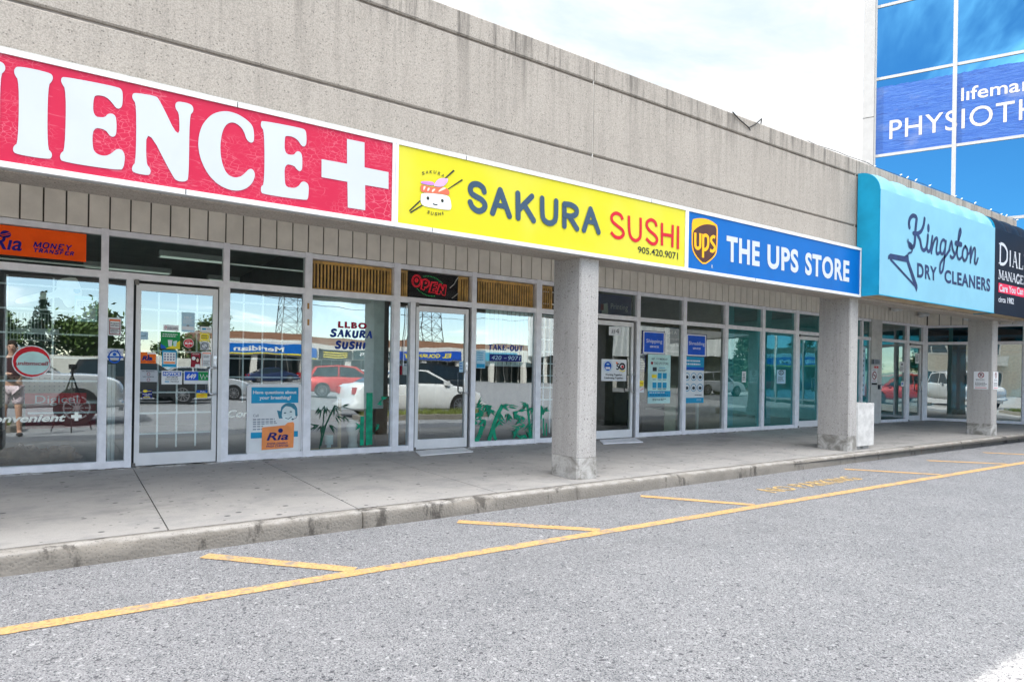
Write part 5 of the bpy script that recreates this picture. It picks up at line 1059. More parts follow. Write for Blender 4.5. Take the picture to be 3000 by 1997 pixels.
x = YP(8.28).at(*zS(525, 1300))[0]; b = MB(); pr = [(.06, .02), (.07, .06), (.055, .1), (.06, .2), (.085, .27), (.09, .32), (.06, .36), (.075, .40)]
for i in range(len(pr) - 1): b.tube([(x, 8.28, pr[i][1] + .04), (x, 8.28, pr[i + 1][1] + .04)], [pr[i][0], pr[i + 1][0]], 14, False)
o = tag(b.build('white_vase', mat('white_ceramic', (.62, .64, .62), .2), None, True), 'white ceramic vase on a round base behind the sushi window', 'vase'); b = MB(); b.tube([(x, 8.28, .004), (x, 8.28, .06)], .11, 18); b.build('base', mat('white_ceramic', (.6, .6, .6)), o)
b = MB(); x = YP(8.3).at(*zS(285, 1410))[0]; b.tube([(x, 8.3, .13), (x, 8.3, .25)], .055, 14); b.tube([(x, 8.3, .02), (x, 8.3, .13)], .03, 8); tag(b.build('candle_cup', mat('pale_aqua_glass', (.45, .62, .62), .2)), 'pale aqua cup on a stub near the wooden post stand', 'cup')
b = MB(); b.tube([(g(1186), 8.10, 1.99), (g(1186), 8.10, 1.75), (g(1180), 8.10, 1.5), (g(1178), 8.10, 1.12)], .006, 5); o = tag(b.build('door_chime', M_GR), 'white cable running down to a small grey switch box by the sushi door', 'switch box')
b = MB(); b.box(g(1172), g(1184), 8.04, 8.10, 1.05, 1.17); b.build('switch', mat('grey_switch', (.35, .40, .40), .4), o); b = MB(); b.box(g(1168), g(1172) - .001, 8.06, 8.10, 1.05, 1.17); b.build('red_side', PC['m'], o)
# ---- parcel shop
zU = Zm(1740, 880, 3.734); UG = 'posters in the parcel shop windows'
sticker('unit_number_sticker', 'white square reading #4 at the top of the parcel shop door', 'sticker', zU, (163, 288, 292, 382), 'W', [('t', 'd', '#4', .2, .2, .84, .84, -.005)])
sticker('anniversary_sign', 'white sign with 50 emblem reading Working Together Celebrating Together', 'sign', zU, (80, 643, 354, 880), 'W', [('o', 'l', .25, .32, .19, .27, .02), ('e', 'b', .25, .32, .145, .21), ('r', 'W', .16, .36, .34, .46), ('r', 'l', .2, .2, .3, .26), ('t', 'K', '5', .58, .18, .70, .48, .03), ('o', 'K', .82, .32, .13, .17, .055), ('e', 'r', .83, .33, .05, .065), ('e', 'o', .6, .16, .035, .05), ('s', 'y', [(.72, .5), (.85, .56), (.93, .5)], .03), ('t', 'K', 'Working Together,', .15, .66, .83, .78), ('t', 'K', 'Celebrating Together.', .1, .81, .88, .93)])
sticker('shipping_sign', 'square blue framed sign reading Shipping services', 'sign', zU, (524, 334, 772, 586), 'n', [('r', 'W', .03, .03, .98, .98), ('r', 'v', .075, .075, .935, .925), ('t', 'W', 'Shipping', .17, .36, .87, .56, .0), ('t', 'W', 'SERVICES', .33, .64, .72, .72)], group=UG, th=.012, off=.014)
sticker('shredding_sign', 'square blue framed sign reading Shredding services', 'sign', zU, (1004, 366, 1226, 615), 'n', [('r', 'W', .02, .03, .97, .97), ('r', 'v', .07, .08, .92, .92), ('t', 'W', 'Shredding', .12, .34, .9, .54, .0), ('t', 'W', 'SERVICES', .32, .6, .7, .68)], group=UG, th=.012, off=.014)
sticker('offers_poster', 'tall pale poster of blue tiles headed GET MORE AT', 'poster', zU, (588, 592, 834, 1124), 'e', [('t', 'K', 'GET          MORE AT', .15, .07, .86, .11), ('l', 'g', 1, .35, .065, .53, .11), ('p', 'm', [(.12, .15), (.22, .15), (.22, .19), (.17, .215), (.12, .19)]), ('t', 'K', 'THE UPS STORE', .26, .155, .9, .205, .005), ('r', 'd', .2, .26, .38, .34), ('l', 'c', 1, .48, .255, .82, .29), ('l', 'd', 2, .45, .3, .82, .35)] + [('r', 'c', .2 + .225 * i, .375 + .195 * j, .375 + .225 * i, .49 + .195 * j) for i in range(3) for j in range(2) if i + j] + [('r', 'y', .16, .41, .38, .48)] + [('l', 'd', 1, .2 + .225 * i, .5 + .195 * j, .37 + .225 * i, .53 + .195 * j) for i in range(3) for j in range(2)] + [('r', 'c', 0, .745, 1, .87), ('l', 'W', 1, .06, .765, .95, .80), ('l', 'n', 1, .08, .82, .92, .85), ('l', 'd', 2, .2, .9, .85, .95)], group=UG)
sticker('protection_poster', 'tall blue and white poster with six round pictures', 'poster', zU, (976, 616, 1200, 1120), 'w', [('r', 'c', 0, 0, 1, .29), ('r', 'b', 0, .22, 1, .285), ('l', 'W', 2, .06, .06, .85, .2), ('r', 'c', 0, .885, 1, 1), ('l', 'l', 2, .65, .91, .95, .96)] + [('o', 'c', .17 + .32 * i, .43 + .235 * j, .14, .085, .02) for i in range(3) for j in range(2)] + [('e', 'd', .17 + .32 * i, .44 + .235 * j, .07, .035) for i in range(3) for j in range(2)] + [('l', 'K', 1, .55, .81, .92, .845)], group=UG)
sticker('hours_sign', 'blue opening hours panel behind the shipping sign', 'sign', zU, (478, 572, 570, 780), 'n', [('t', 'l', 'HOURS', .1, .1, .75, .18), ('l', 'l', 5, .1, .28, .95, .9)], pl=GL.off(-.02), group=UG)
sticker('courier_sticker', 'small yellow sticker low on the parcel shop window', 'sticker', zU, (487, 876, 542, 936), 'y', [('l', 'r', 1, .15, .4, .9, .62)])
sticker('card_sticker', 'small pale card with a red stripe under the yellow sticker', 'sticker', zU, (490, 958, 546, 1006), 'w', [('s', 'r', [(.3, .5), (.6, .2), (.9, .15)], .08)])
sticker('printing_sign', 'blue hanging sign reading Printing in the parcel shop transom', 'sign', Zm(1700, 700, 2.24), (60, 365, 332, 498), 'n', [('t', 'W', 'Printing', .5, .42, .92, .78, .0), ('p', 'W', [(.3, .5), (.42, .42), (.44, .95), (.28, .95)]), ('r', 'm', .26, .5, .33, .8)], pl=YP(8.5))
sticker('passport_photo_panel', 'dark teal panel reading Get A Passport Photo In Minutes behind the shop glass', 'sign', zU, (772, 290, 935, 600), mat('dark_teal_panel', lin('#164552')), [('t', 'g', "Get A", .14, .13, .8, .25), ('t', 'g', 'Passport', .14, .36, .98, .48), ('t', 'g', 'Photo In', .14, .58, .95, .68), ('t', 'g', 'Minutes', .14, .8, .98, .9)], pl=GL.off(-.05))
b = MB(); q = pbox_uv(YP(8.6), zU, 520, 1090, 775, 1390); b.bbox(q[0], q[2], 8.6, 9.0, .005, q[3], .02); o = tag(b.build('drop_box', mat('black_plastic', (.02, .02, .022), .4)), 'black bin standing under the tall offers poster', 'bin'); b = MB(); b.box(q[0] + .1, q[2] - .1, 8.593, 8.599, q[3] - .16, q[3] - .15); b.build('handle_slot', M_STEEL, o)
b = MB(); q = pbox_uv(YP(8.7), zU, 775, 930, 895, 1360); b.box(q[0], q[2], 8.7, 9.2, .0, q[3]); tag(b.build('parcel_counter', mat('cream_laminate', (.55, .55, .45), .5)), 'cream counter end behind the offers poster', 'counter')
b = MB(); x = YP(8.5).at(*zU(1135, 1200))[0]; b.box(x - .03, x + .03, 8.5, 8.53, .0, .62); tag(b.build('poster_tube', PC['w']), 'white upright strip under the six picture poster', 'strip')
# ---- empty teal units
for i, (x, lb) in enumerate(((12.0, 'white column inside the first empty teal unit'), (13.4, 'white column inside the second empty teal unit'), (17.3, 'white column inside the lobby beyond the second pillar'))):
    b = MB(); b.box(x, x + .22, 9.2, 9.45, 0, 2.7); tag(b.build('interior_column', PC['w']), lb, 'column', 'columns inside the empty units')
sticker('vacancy_notice', 'small white notice inside the first empty teal window', 'notice', Zm(1700, 700, 2.24), (1060, 868, 1086, 940), 'w', [('l', 'd', 5, .15, .15, .85, .85)]); sticker('hydro_notice', 'white notice with a round H mark in the second empty teal window', 'notice', Zm(1700, 700, 2.24), (1288, 858, 1346, 948), 'l', [('o', 'd', .5, .2, .3, .18, .06), ('t', 'd', 'H', .38, .12, .62, .28), ('l', 'd', 3, .15, .5, .85, .85)])
b = MB(); b.tube([(13.05, 8.22, 2.1), (13.35, 8.22, 1.2), (13.15, 8.22, .2)], .006, 4); b.tube([(13.7, 8.22, 2.0), (12.9, 8.22, 1.1), (13.6, 8.22, .6)], .006, 4); tag(b.build('tape_strips', PC['l']), 'pale tape strips criss crossing inside the teal double door', 'tape')
zR = Zm(2550, 850, 3.1356); WP_ = GL.off(.051)
sticker('intercom_panel', 'grey intercom panel on the pale wall strip beside the lobby', 'intercom', zR, (10, 634, 78, 680), 'g', [('r', 'K', .02, .05, .14, .95), ('l', 'd', 3, .3, .15, .95, .85)], pl=WP_, off=.03, th=.03)
sticker('red_alarm_plate', 'small red plate under the intercom', 'plate', zR, (35, 697, 72, 715), 'r', [('o', 'W', .5, .5, .12, .3, .04)], pl=WP_, off=.004)
sticker('no_smoking_sign', 'white no smoking sign on the pale wall strip by the lobby', 'sign', zR, (8, 722, 62, 872), 'W', [('l', 'd', 1, .15, .05, .85, .13), ('o', 'm', .5, .4, .38, .25, .09), ('r', 'K', .25, .38, .75, .42), ('s', 'm', [(.25, .25), (.75, .55)], .08), ('l', 'm', 1, .15, .7, .85, .78), ('r', 'K', .04, .85, .96, .98)], pl=WP_, off=.004)
sticker('door_keypad', 'small dark card reader beside the lobby glass', 'card reader', zR, (68, 868, 96, 908), 'd', [('r', 'W', .5, .1, .95, .9)], pl=WP_, off=.03, th=.028)
sticker('lobby_notice', 'white notice hanging on the lobby side window', 'notice', zR, (268, 656, 308, 752), 'w', [('e', 'd', .5, .25, .2, .1), ('l', 'd', 4, .15, .5, .85, .9)]); sticker('lobby_door_notice', 'white sheet at the top of the lobby door glass', 'notice', zR, (412, 580, 448, 672), 'w', [('l', 'd', 5, .15, .15, .85, .85)]); sticker('lobby_small_notice', 'small white sticker beside the lobby door handle', 'sticker', zR, (280, 836, 305, 886), 'w', [('e', 'b', .45, .45, .25, .2)])
sticker('directory_sheet', 'tall pale notice sheet in the glass right of the second pillar', 'notice', Zm(2300, 700, 2.24), (482, 705, 524, 1025), 'l', [('l', 'd', 9, .12, .05, .88, .95)])
P3 = YP(5.28); P3L = Pl((15.17, 5.28, 0), (0, -1, 0), (0, 0, 1))
np_ = [('o', 'm', .5, .2, .22, .17, .055), ('t', 'K', 'P', .42, .1, .6, .3, .02), ('s', 'm', [(.36, .1), (.64, .3)], .05), ('l', 'd', 2, .15, .42, .85, .54), ('l', 'd', 3, .1, .6, .92, .84), ('r', 'r', .1, .9, .9, .93)]
sticker('no_parking_sign', 'white no parking sign on the left side of the third pillar', 'sign', zR, (950, 746, 1084, 908), 'W', np_, pl=P3L, off=.006, th=.004); sticker('no_parking_sign', 'narrow looking no parking sign on the front of the third pillar', 'sign', zR, (1126, 748, 1170, 910), 'W', np_, pl=P3, off=.006, th=.004)
# concrete litter bin beside the second pillar
b = MB(); b.bbox(9.93, 10.45, 5.21, 5.62, .055, .715, .02); o = tag(b.build('concrete_bin', mat('pale_concrete_bin', (.50, .495, .48), .8, 0, .16, 12)), 'pale concrete bin block standing beside the second pillar', 'bin'); b = MB(); b.box(9.99, 10.39, 5.27, 5.56, 0, .055); b.build('foot', M_PBASE, o)
# flood lamps on the siding
for px, py, lb in ((2622, 907, 'white twin flood lamp on the siding nearer the second pillar'), (2700, 924, 'white flood lamp on the siding at the inner corner')):
    u, v = YP(8.0).at(px, py); b = MB(); b.ball((u - .1, 7.95, v), .075, 10, 7, (1, 1.3, .8)); b.ball((u + .12, 7.95, v + .03), .07, 10, 7, (1, 1.3, .8)); o = tag(b.build('flood_lamp', M_ALUW, None, True), lb, 'lamp', 'flood lamps under the canopy'); b = MB(); b.box(u - .05, u + .05, 8.0, 8.08, v - .02, v + .09); b.tube([(u, 8.0, v + .05), (u - .1, 7.97, v)], .015, 5); b.tube([(u, 8.0, v + .05), (u + .12, 7.97, v + .03)], .015, 5); b.build('bracket', M_ALUW, o)
b = MB(); b.box(16.2, 17.0, 5.9, 6.2, 2.42, 2.47); tag(b.build('canopy_light', M_ALUW), 'flat white light fitting under the navy awning canopy', 'lamp')
# wires and bulbs on the parapet edge
TPp = YP(5.13); b = MB(); w_ = [(2144, 329), (2165, 352), (2192, 375), (2210, 366), (2229, 349)]
b.tube([TPp.P(*TPp.at(x, y), .01) for x, y in w_], .008, 5); b.tube([TPp.P(*TPp.at(2192, 375), .01), TPp.P(*TPp.at(2196, 384), .012)], .006, 4); b.tube([TPp.P(*TPp.at(2229, 349), .01), (TPp.at(2229, 349)[0] + .1, 5.2, 4.40)], .008, 5)
tag(b.build('loose_wire', mat('black_cable', (.03, .03, .03), .6)), 'loose black wire drooping over the parapet edge', 'wire')
b = MB(); R = random.Random(11); pl_ = []
for k in range(30): pl_.append((8.4 + .26 * k, 5.16 + R.uniform(-.02, .02), 4.385 + R.uniform(0, .012)))
b.tube(pl_, .004, 4); o = tag(b.build('string_lights', mat('black_cable', (.03, .03, .03), .6)), 'string of white bulbs along the parapet top above the aqua awning', 'string lights')
for k in range(1, 30):
    if k in (1, 4, 8, 9, 13, 15, 16, 17, 20, 22, 23, 25, 28): continue
    x, y, z = pl_[k]; b = MB(); d = Vector((R.uniform(.3, 1), -.2, R.uniform(.1, .6))).normalized() * .05; b.tube([(x, y, z + .006), Vector((x, y, z + .006)) + d * .4, Vector((x, y, z + .006)) + d], [.004, .011, .004], 6); b.build('bulb', mat('frosted_bulb', (.75, .78, .8), .2), o)
# ================================================================== THE CAR PARK SIDE, SEEN MIRRORED IN THE GLASS
M_TYRE = mat('tyre_rubber', (.018, .018, .02), .8); M_RIM = mat('alloy_rim', (.5, .5, .52), .3, .9); M_CGL = mat('car_glass', (.012, .022, .03), .08, 0, .05, 2, .4); M_CHR = mat('chrome_trim', (.6, .6, .62), .15, 1.)
M_TAIL = mat('tail_lamp', lin('#b01018'), .2); M_HEAD = mat('head_lamp', (.7, .72, .75), .1)
def car(kind, name, label, color, loc, rz, metal=.3):
    m = mat(label + '_paint', color, .25, metal, .03, 2, .6)
    P_ = {'sedan': (4.5, 1.80, [(-2.1, .22), (-2.25, .45), (-2.2, .8), (-2.05, .98), (-1.2, 1.02), (1.0, .95), (1.85, .80), (2.17, .62), (2.25, .42), (2.15, .2)], [(-1.75, 1.0), (-.95, 1.41), (-.3, 1.46), (.3, 1.42), (1.15, .94)], 1.35, .31),
          'suv': (4.7, 1.90, [(-2.2, .3), (-2.35, .55), (-2.33, .9), (-2.2, 1.06), (1.0, 1.06), (2.0, .97), (2.28, .80), (2.35, .5), (2.2, .27)], [(-2.15, 1.05), (-1.85, 1.62), (-.6, 1.72), (.3, 1.68), (1.2, 1.06)], 1.42, .36),
          'pickup': (5.8, 2.0, [(-2.8, .45), (-2.92, .6), (-2.92, 1.18), (-1.05, 1.20), (1.3, 1.2), (2.4, 1.16), (2.82, 1.05), (2.92, .8), (2.9, .5), (2.7, .4)], [(-1.05, 1.18), (-.85, 1.86), (.0, 1.93), (.65, 1.88), (1.5, 1.18)], 1.82, .40)}[kind]
    L_, W_, low, gh, wb, wr = P_; t = thing(name, loc, label, {'sedan': 'car', 'suv': 'car', 'pickup': 'pickup truck'}[kind], 'vehicles in the car park', rz)
    def loft(prof, ws):
        b = MB(); n = len(prof); cx = sum(p[0] for p in prof) / n; cz = sum(p[1] for p in prof) / n
        for y, k, kz in ws: b.v += [(cx + (p[0] - cx) * k, y, cz + (p[1] - cz) * kz) for p in prof]
        m_ = len(ws); b.f += [tuple(range(n)), tuple(range((m_ - 1) * n, m_ * n))[::-1]]
        for i in range(m_ - 1):
            for j in range(n): b.f.append((i * n + j, i * n + (j + 1) % n, (i + 1) * n + (j + 1) % n, (i + 1) * n + j)[::-1])
        return b
    h = W_ / 2; prof = spline(low, 2, True)
    body = loft(prof, [(-h, .93, .86), (-h * .96, .975, .95), (-h * .82, 1, 1), (h * .82, 1, 1), (h * .96, .975, .95), (h, .93, .86)]).build('body', m, t, True, True)
    zb = gh[0][1]; zt = max(z for _, z in gh); hw = lambda z: h * (.90 - .18 * (z - zb) / (zt - zb)); b = MB(); n = len(gh)
    b.v = [(x, -hw(z), z) for x, z in gh] + [(x, hw(z), z) for x, z in gh]; b.f = [tuple(range(n)), tuple(range(n, 2 * n))[::-1]] + [(i, i + n, (i + 1) % n + n, (i + 1) % n) for i in range(n)]
    b.build('cabin', m, t, False, True)
    b = MB(); cxg = sum(p[0] for p in gh) / n; sg = [(cxg + (x - cxg) * .88, zb + .03 + (z - zb) * .84) for x, z in gh]; spl = cxg + .05
    for s in (-1, 1):
        for half in (0, 1):
            q = [(min(x, spl - .04), z) if half == 0 else (max(x, spl + .04), z) for x, z in sg]; q2 = []
            for p in q:
                if not q2 or abs(p[0] - q2[-1][0]) + abs(p[1] - q2[-1][1]) > .01: q2.append(p)
            k = len(b.v); b.v += [(x, s * (hw(z) + .006), z) for x, z in q2]; b.f.append(tuple(range(k, k + len(q2)))[::s])
    b.build('side_window', M_CGL, t, False, True)
    for nm, (a, c) in (('windscreen', (gh[-1], gh[-2])), ('rear_window', (gh[0], gh[1]))):
        s = 1 if nm == 'windscreen' else -1; f = lambda e, i: (a[0] + (c[0] - a[0]) * e + s * .012, i, a[1] + (c[1] - a[1]) * e + .01); b = MB()
        b.quad(f(.1, -hw(a[1]) * .92), f(.1, hw(a[1]) * .92), f(.93, hw(c[1]) * .92), f(.93, -hw(c[1]) * .92)); b.build(nm, M_CGL, t, False, True)
    xm = L_ / 2; zl = .62 if kind == 'sedan' else .78 if kind == 'suv' else .88
    for s in (-1, 1):
        b = MB(); b.box(xm - .28, xm - .06, s * h * .62 - .17, s * h * .62 + .17, zl - .07, zl + .07); b.build('headlight', M_HEAD, t, False, True)
        b = MB(); b.box(-xm - .0, -xm + .30, s * h * .76 - .12, s * h * .76 + .12, zl + .08, zl + .28); b.build('taillight', M_TAIL, t, False, True)
        b = MB(); b.box(.75, .93, s * (h + .02) - .06, s * (h + .02) + .06, zb - .05, zb + .08); b.build('mirror', m, t, False, True)
    b = MB(); b.box(xm - .14, xm - .015, -h * .42, h * .42, zl - .15, zl + .09); g_ = b.build('grille', M_RUB, t, False, True)
    b = MB()
    for z in (zl - .09, zl - .01): b.box(xm - .02, xm - .008, -h * .4, h * .4, z, z + .025)
    b.build('grille_bar', M_CHR, g_, False, True)
    b = MB(); b.box(xm - .1, xm + .01, -h * .8, h * .8, .3, .42); b.build('bumper_trim', M_CHR if kind == 'pickup' else M_RUB, t, False, True)
    for x in (-wb, wb):
        for s in (-1, 1):
            b = MB(); yo = s * (h + .012); b.tube([(x, yo - s * .22, wr), (x, yo, wr)], wr, 20); w_ = b.build('wheel', M_TYRE, t, False, True)
            wp = Pl((x, yo, wr), (s, 0, 0), (0, 0, 1)); wp.n = Vector((0, s, 0)); b = MB()
            b.ring(wp, 0, 0, wr * .68, wr * .68, wr * .08, .006, 20); b.ell(wp, 0, 0, wr * .16, wr * .16, .008, 10)
            for k in range(10): a = 2 * math.pi * k / 10; b.stroke(wp, [(0, 0), (math.cos(a) * wr * .64, math.sin(a) * wr * .64)], wr * .07, .005, False)
            b.build('rim', M_RIM, w_, False, True)
            b = MB(); b.ring(wp, 0, 0, wr * 1.14, wr * 1.14, wr * .17, -.004, 24, -20, 200); b.build('arch_liner', M_RUB, w_, False, True)
    return t
GZ = road_z(-5)
car('pickup', 'pickup_truck', 'silver pickup truck parked right behind the photographer', (.42, .44, .46), (-1.75, -3.0, GZ), 0, .5)
car('suv', 'dark_suv', 'charcoal SUV mirrored in the convenience shop door', (.03, .032, .036), (2.0, -11.9, GZ), 0)
car('sedan', 'silver_car', 'silver car nose mirrored beside the breathing poster', (.5, .51, .53), (4.5, -14.7, GZ), 0, .6)
car('sedan', 'navy_car', 'navy car parked in front of the far blue bank', (.015, .03, .09), (16.5, -50, GZ), 0)
car('sedan', 'red_car', 'red car beside the navy car at the far shops', (.35, .02, .03), (21.5, -51, GZ), .0)
car('suv', 'white_suv', 'white SUV in the far row beyond the red car', (.7, .7, .7), (25, -47, GZ), -.5, 0)
car('sedan', 'white_sedan', 'white sedan mirrored in the sushi shop door', (.62, .62, .62), (9.1, -2.95, GZ), 0, 0)
car('suv', 'black_suv', 'black SUV with red tail lamps behind the white sedan', (.02, .022, .025), (10.8, -6.6, GZ), math.pi)
car('suv', 'red_suv', 'red SUV mirrored at the edge of the LLBO window', (.50, .03, .03), (12.2, -17.2, GZ), .3)
car('suv', 'white_suv', 'white SUV mirrored in the first teal window', (.7, .71, .72), (41, -16.5, GZ), .1, 0)
car('sedan', 'red_car', 'red car mirrored in the teal double door', (.45, .03, .04), (41, -10.2, GZ), -.1)
# kerbed islands with grass
def island(label, x0, x1, y0, y1):
    b = MB(); b.bbox(x0, x1, y0, y1, GZ - .1, GZ + .15, .15); o = b.build('kerb_island', M_KERB); o['kind'] = 'structure'
    b = MB(); R = random.Random(label)
    for k in range(int((x1 - x0) * (y1 - y0) * 420)):
        x, y = R.uniform(x0 + .18, x1 - .18), R.uniform(y0 + .18, y1 - .18); a = R.uniform(0, 6.3); w = .012; h_ = R.uniform(.05, .17)
        b.add([(x - w * math.cos(a), y - w * math.sin(a), GZ + .14), (x + w * math.cos(a), y + w * math.sin(a), GZ + .14), (x + R.uniform(-.06, .06), y + R.uniform(-.06, .06), GZ + .15 + h_)], [(0, 1, 2)])
    tag(b.build('grass', M_GRASS), label, None, None, 'stuff')
M_GRASS = mat('dry_grass', (.16, .19, .05), .9, 0, .5, 8)
island('short dry grass on the kerb island left of the pickup', -7, -.9, -1.55, -.45); island('tall grass on the kerb island by the white sedan', 6.6, 10.6, -1.75, -.5)
# far row of shops
FY = -56.; FP = Pl((0, FY, 0), (-1, 0, 0), (0, 0, 1))
fs = thing('far_shop_row', (28, FY - 6, GZ), 'long low shop row across the car park with white roof band and coloured signs', 'building')
M_FW = mat('far_white_band', (.62, .60, .56), .8); M_FB = mat('far_brown_brick', (.22, .12, .08), .9)
b = MB(); b.box(11, 60, FY - 12, FY - 2.4, GZ, 5.0); b.build('wall', M_FB, fs)
b = MB(); b.box(11, 60, FY - 2.4, FY - .25, 2.45, 4.15); b.build('canopy', M_FW, fs)
b = MB(); b.box(11, 60, FY - 2.39, FY - 2.32, GZ, 2.45); b.build('shopfront', mat('far_shop_glass', (.02, .035, .04), .08, 0, .3, .5, .8), fs)
for x in range(11, 61, 5): b = MB(); b.box(x, x + .6, FY - .8, FY - .3, GZ, 2.46); b.build('pillar', M_FW, fs)
b = MB()
for k in range(40): x = 11.5 + k * 1.22; b.box(x, x + .09, FY - 2.3, FY - 2.25, GZ, 2.45)
b.build('mullions', M_FW, fs)
for x0, x1, col, txt, tc, lb in ((12.0, 22.3, '#0f63b8', 'Meridian', 'W', 'blue bank sign with yellow base line on the far shop row'), (22.6, 26.6, '#20242a', 'SHAWARMA', 'y', 'black sign with yellow lettering on the far shop row'), (26.8, 32.5, '#33454b', 'JUICY BIRDS', 'W', 'slate sign with white lettering on the far shop row'), (32.8, 41.5, '#1f4fae', 'EL GOURMET', 'y', 'deep blue sign with yellow lettering on the far shop row'), (42, 50, '#2c8fb0', '', 'W', 'plain teal sign at the end of the far shop row')):
    if txt == 'SHAWARMA': txt = ''
    t = tag(MB().pbox(FP, -x1, -x0, 2.55, 3.65, -.2, .0).build('far_sign', mat('far_sign_' + col[1:], lin(col), .5)), lb, 'shop sign', 'signs on the far shop row')
    if txt: b = MB(); m_ = .18 if txt != 'Meridian' else .30; b.text(FP, txt, (-x1 + (x1 - x0) * m_, 2.85, -x0 - (x1 - x0) * m_ * .7, 3.4), .01, .03); b.build('lettering', PC[tc], t)
    if txt == 'Meridian': b = MB(); b.rect(FP, -x1, 2.56, -x0, 2.68, .01); b.build('base_line', PC['y'], t)
    if x0 == 22.6:
        b = MB()
        for k in range(3): b.rect(FP, -x1 + .5, 3.4 - k * .28, -x0 - .6, 3.28 - k * .28, .01)
        b.build('print', PC['y'], t)
# grey boundary wall and trees on the far left
b = MB(); b.box(-22, 9, -37.2, -36.9, GZ, 1.75); tag(b.build('boundary_wall', mat('boundary_wall_block', (.50, .50, .46), .9)), 'long pale block wall below the far trees', 'wall')
M_BARK = mat('bark', (.09, .065, .05), .9, 0, .4, 9)
def leaves_mat(n, c0, c1):
    b = NB(n); ri = b.n('ShaderNodeObjectInfo'); f = b.noise(1.4, 4, .6); f2 = b.noise(9, 2); b.b.inputs['Specular IOR Level'].default_value = .3
    return b.done(b.mix(b.rng(f2, .3, .7), b.mix(b.rng(f, .35, .65), c0, c1), b.mix(.5, c1, c0)), .7)
M_LF1 = leaves_mat('maple_leaves', (.035, .075, .016), (.10, .16, .03)); M_LF2 = leaves_mat('spruce_needles', (.018, .05, .035), (.05, .10, .06))
def tree(kind, label, x, y, h, w, seed):
    R = random.Random(seed); t = thing(kind, (x, y, GZ), label, 'tree', 'trees beyond the boundary wall'); b = MB(); zt = GZ + h
    b.tube([(x, y, GZ), (x + .05, y, GZ + h * .3), (x + .1, y, GZ + h * (.97 if kind == 'spruce_tree' else .62))], [w * .05, w * .035, w * .008], 7)
    tips = []
    if kind == 'maple_tree':
        for k in range(9):
            a = k * 2.4 + R.uniform(-.3, .3); r = w * R.uniform(.2, .42); z0 = GZ + h * R.uniform(.28, .45); p = (x + r * math.cos(a), y + r * math.sin(a), GZ + h * R.uniform(.5, .85)); b.tube([(x, y, z0), ((x + p[0]) / 2, (y + p[1]) / 2, z0 + h * .12), p], [w * .02, w * .014, w * .005], 5)
    b.build('trunk', M_BARK, t); b = MB()
    def lf(p, s):
        d1 = Vector((R.gauss(0, 1), R.gauss(0, 1), R.gauss(0, .7))).normalized(); d2 = d1.orthogonal().normalized(); p = Vector(p)
        b.add([p - d1 * s, p + d2 * s * .5, p + d1 * s, p - d2 * s * .5], [(0, 1, 2, 3)])
    if kind == 'maple_tree':
        for k in range(46):
            while 1:
                q = [R.uniform(-1, 1) for _ in '123']
                if .25 < sum(i * i for i in q) < 1: break
            c = (x + q[0] * w * .46, y + q[1] * w * .46, GZ + h * (.58 + q[2] * .38)); r = w * R.uniform(.08, .17)
            for i in range(75): lf((c[0] + R.gauss(0, r * .6), c[1] + R.gauss(0, r * .6), c[2] + R.gauss(0, r * .45)), w * .036)
    else:
        for k in range(19):
            f = k / 18; z = GZ + h * (.10 + .88 * f); r = w * .5 * (1 - f) ** .85 + .05
            for j in range(max(4, int(13 * (1 - f)) + 3)):
                a = R.uniform(0, 6.3); rr_ = r * R.uniform(.75, 1.1)
                for i in range(26): e = R.random() ** .7; lf((x + rr_ * e * math.cos(a) + R.gauss(0, .05 * w * .3), y + rr_ * e * math.sin(a) + R.gauss(0, .05 * w * .3), z - rr_ * e * .28 + R.gauss(0, .035 * h * .4)), w * .034)
    b.build('crown', M_LF1 if kind == 'maple_tree' else M_LF2, t)
tree('maple_tree', 'broad light green tree mirrored at the right of the wide shop window', 1.3, -41, 6.2, 5.6, 1); tree('maple_tree', 'rounded tree mirrored behind the wire rack', -4.6, -42, 5.6, 4.6, 2); tree('spruce_tree', 'pointed blue green spruce mirrored beside the rounded trees', -1.9, -40, 6.6, 3.6, 3); tree('spruce_tree', 'tall dark spruce mirrored at the photo edge', -8.2, -41, 7.6, 4.4, 4)
tree('maple_tree', 'low bushy tree mirrored in the convenience door', 7.6, -44, 4.3, 4.2, 5); tree('maple_tree', 'small round tree mirrored above the blue bank sign', 14.6, -70, 9.2, 4.0, 6); tree('spruce_tree', 'big spruce mirrored in the lobby door', 80, -21, 8.5, 7, 7); tree('maple_tree', 'wide tree mirrored far right of the sushi window', 34.5, -80, 6.3, 5, 8); tree('spruce_tree', 'spruce mirrored in the teal double door', 58, -26, 8.5, 5, 9)
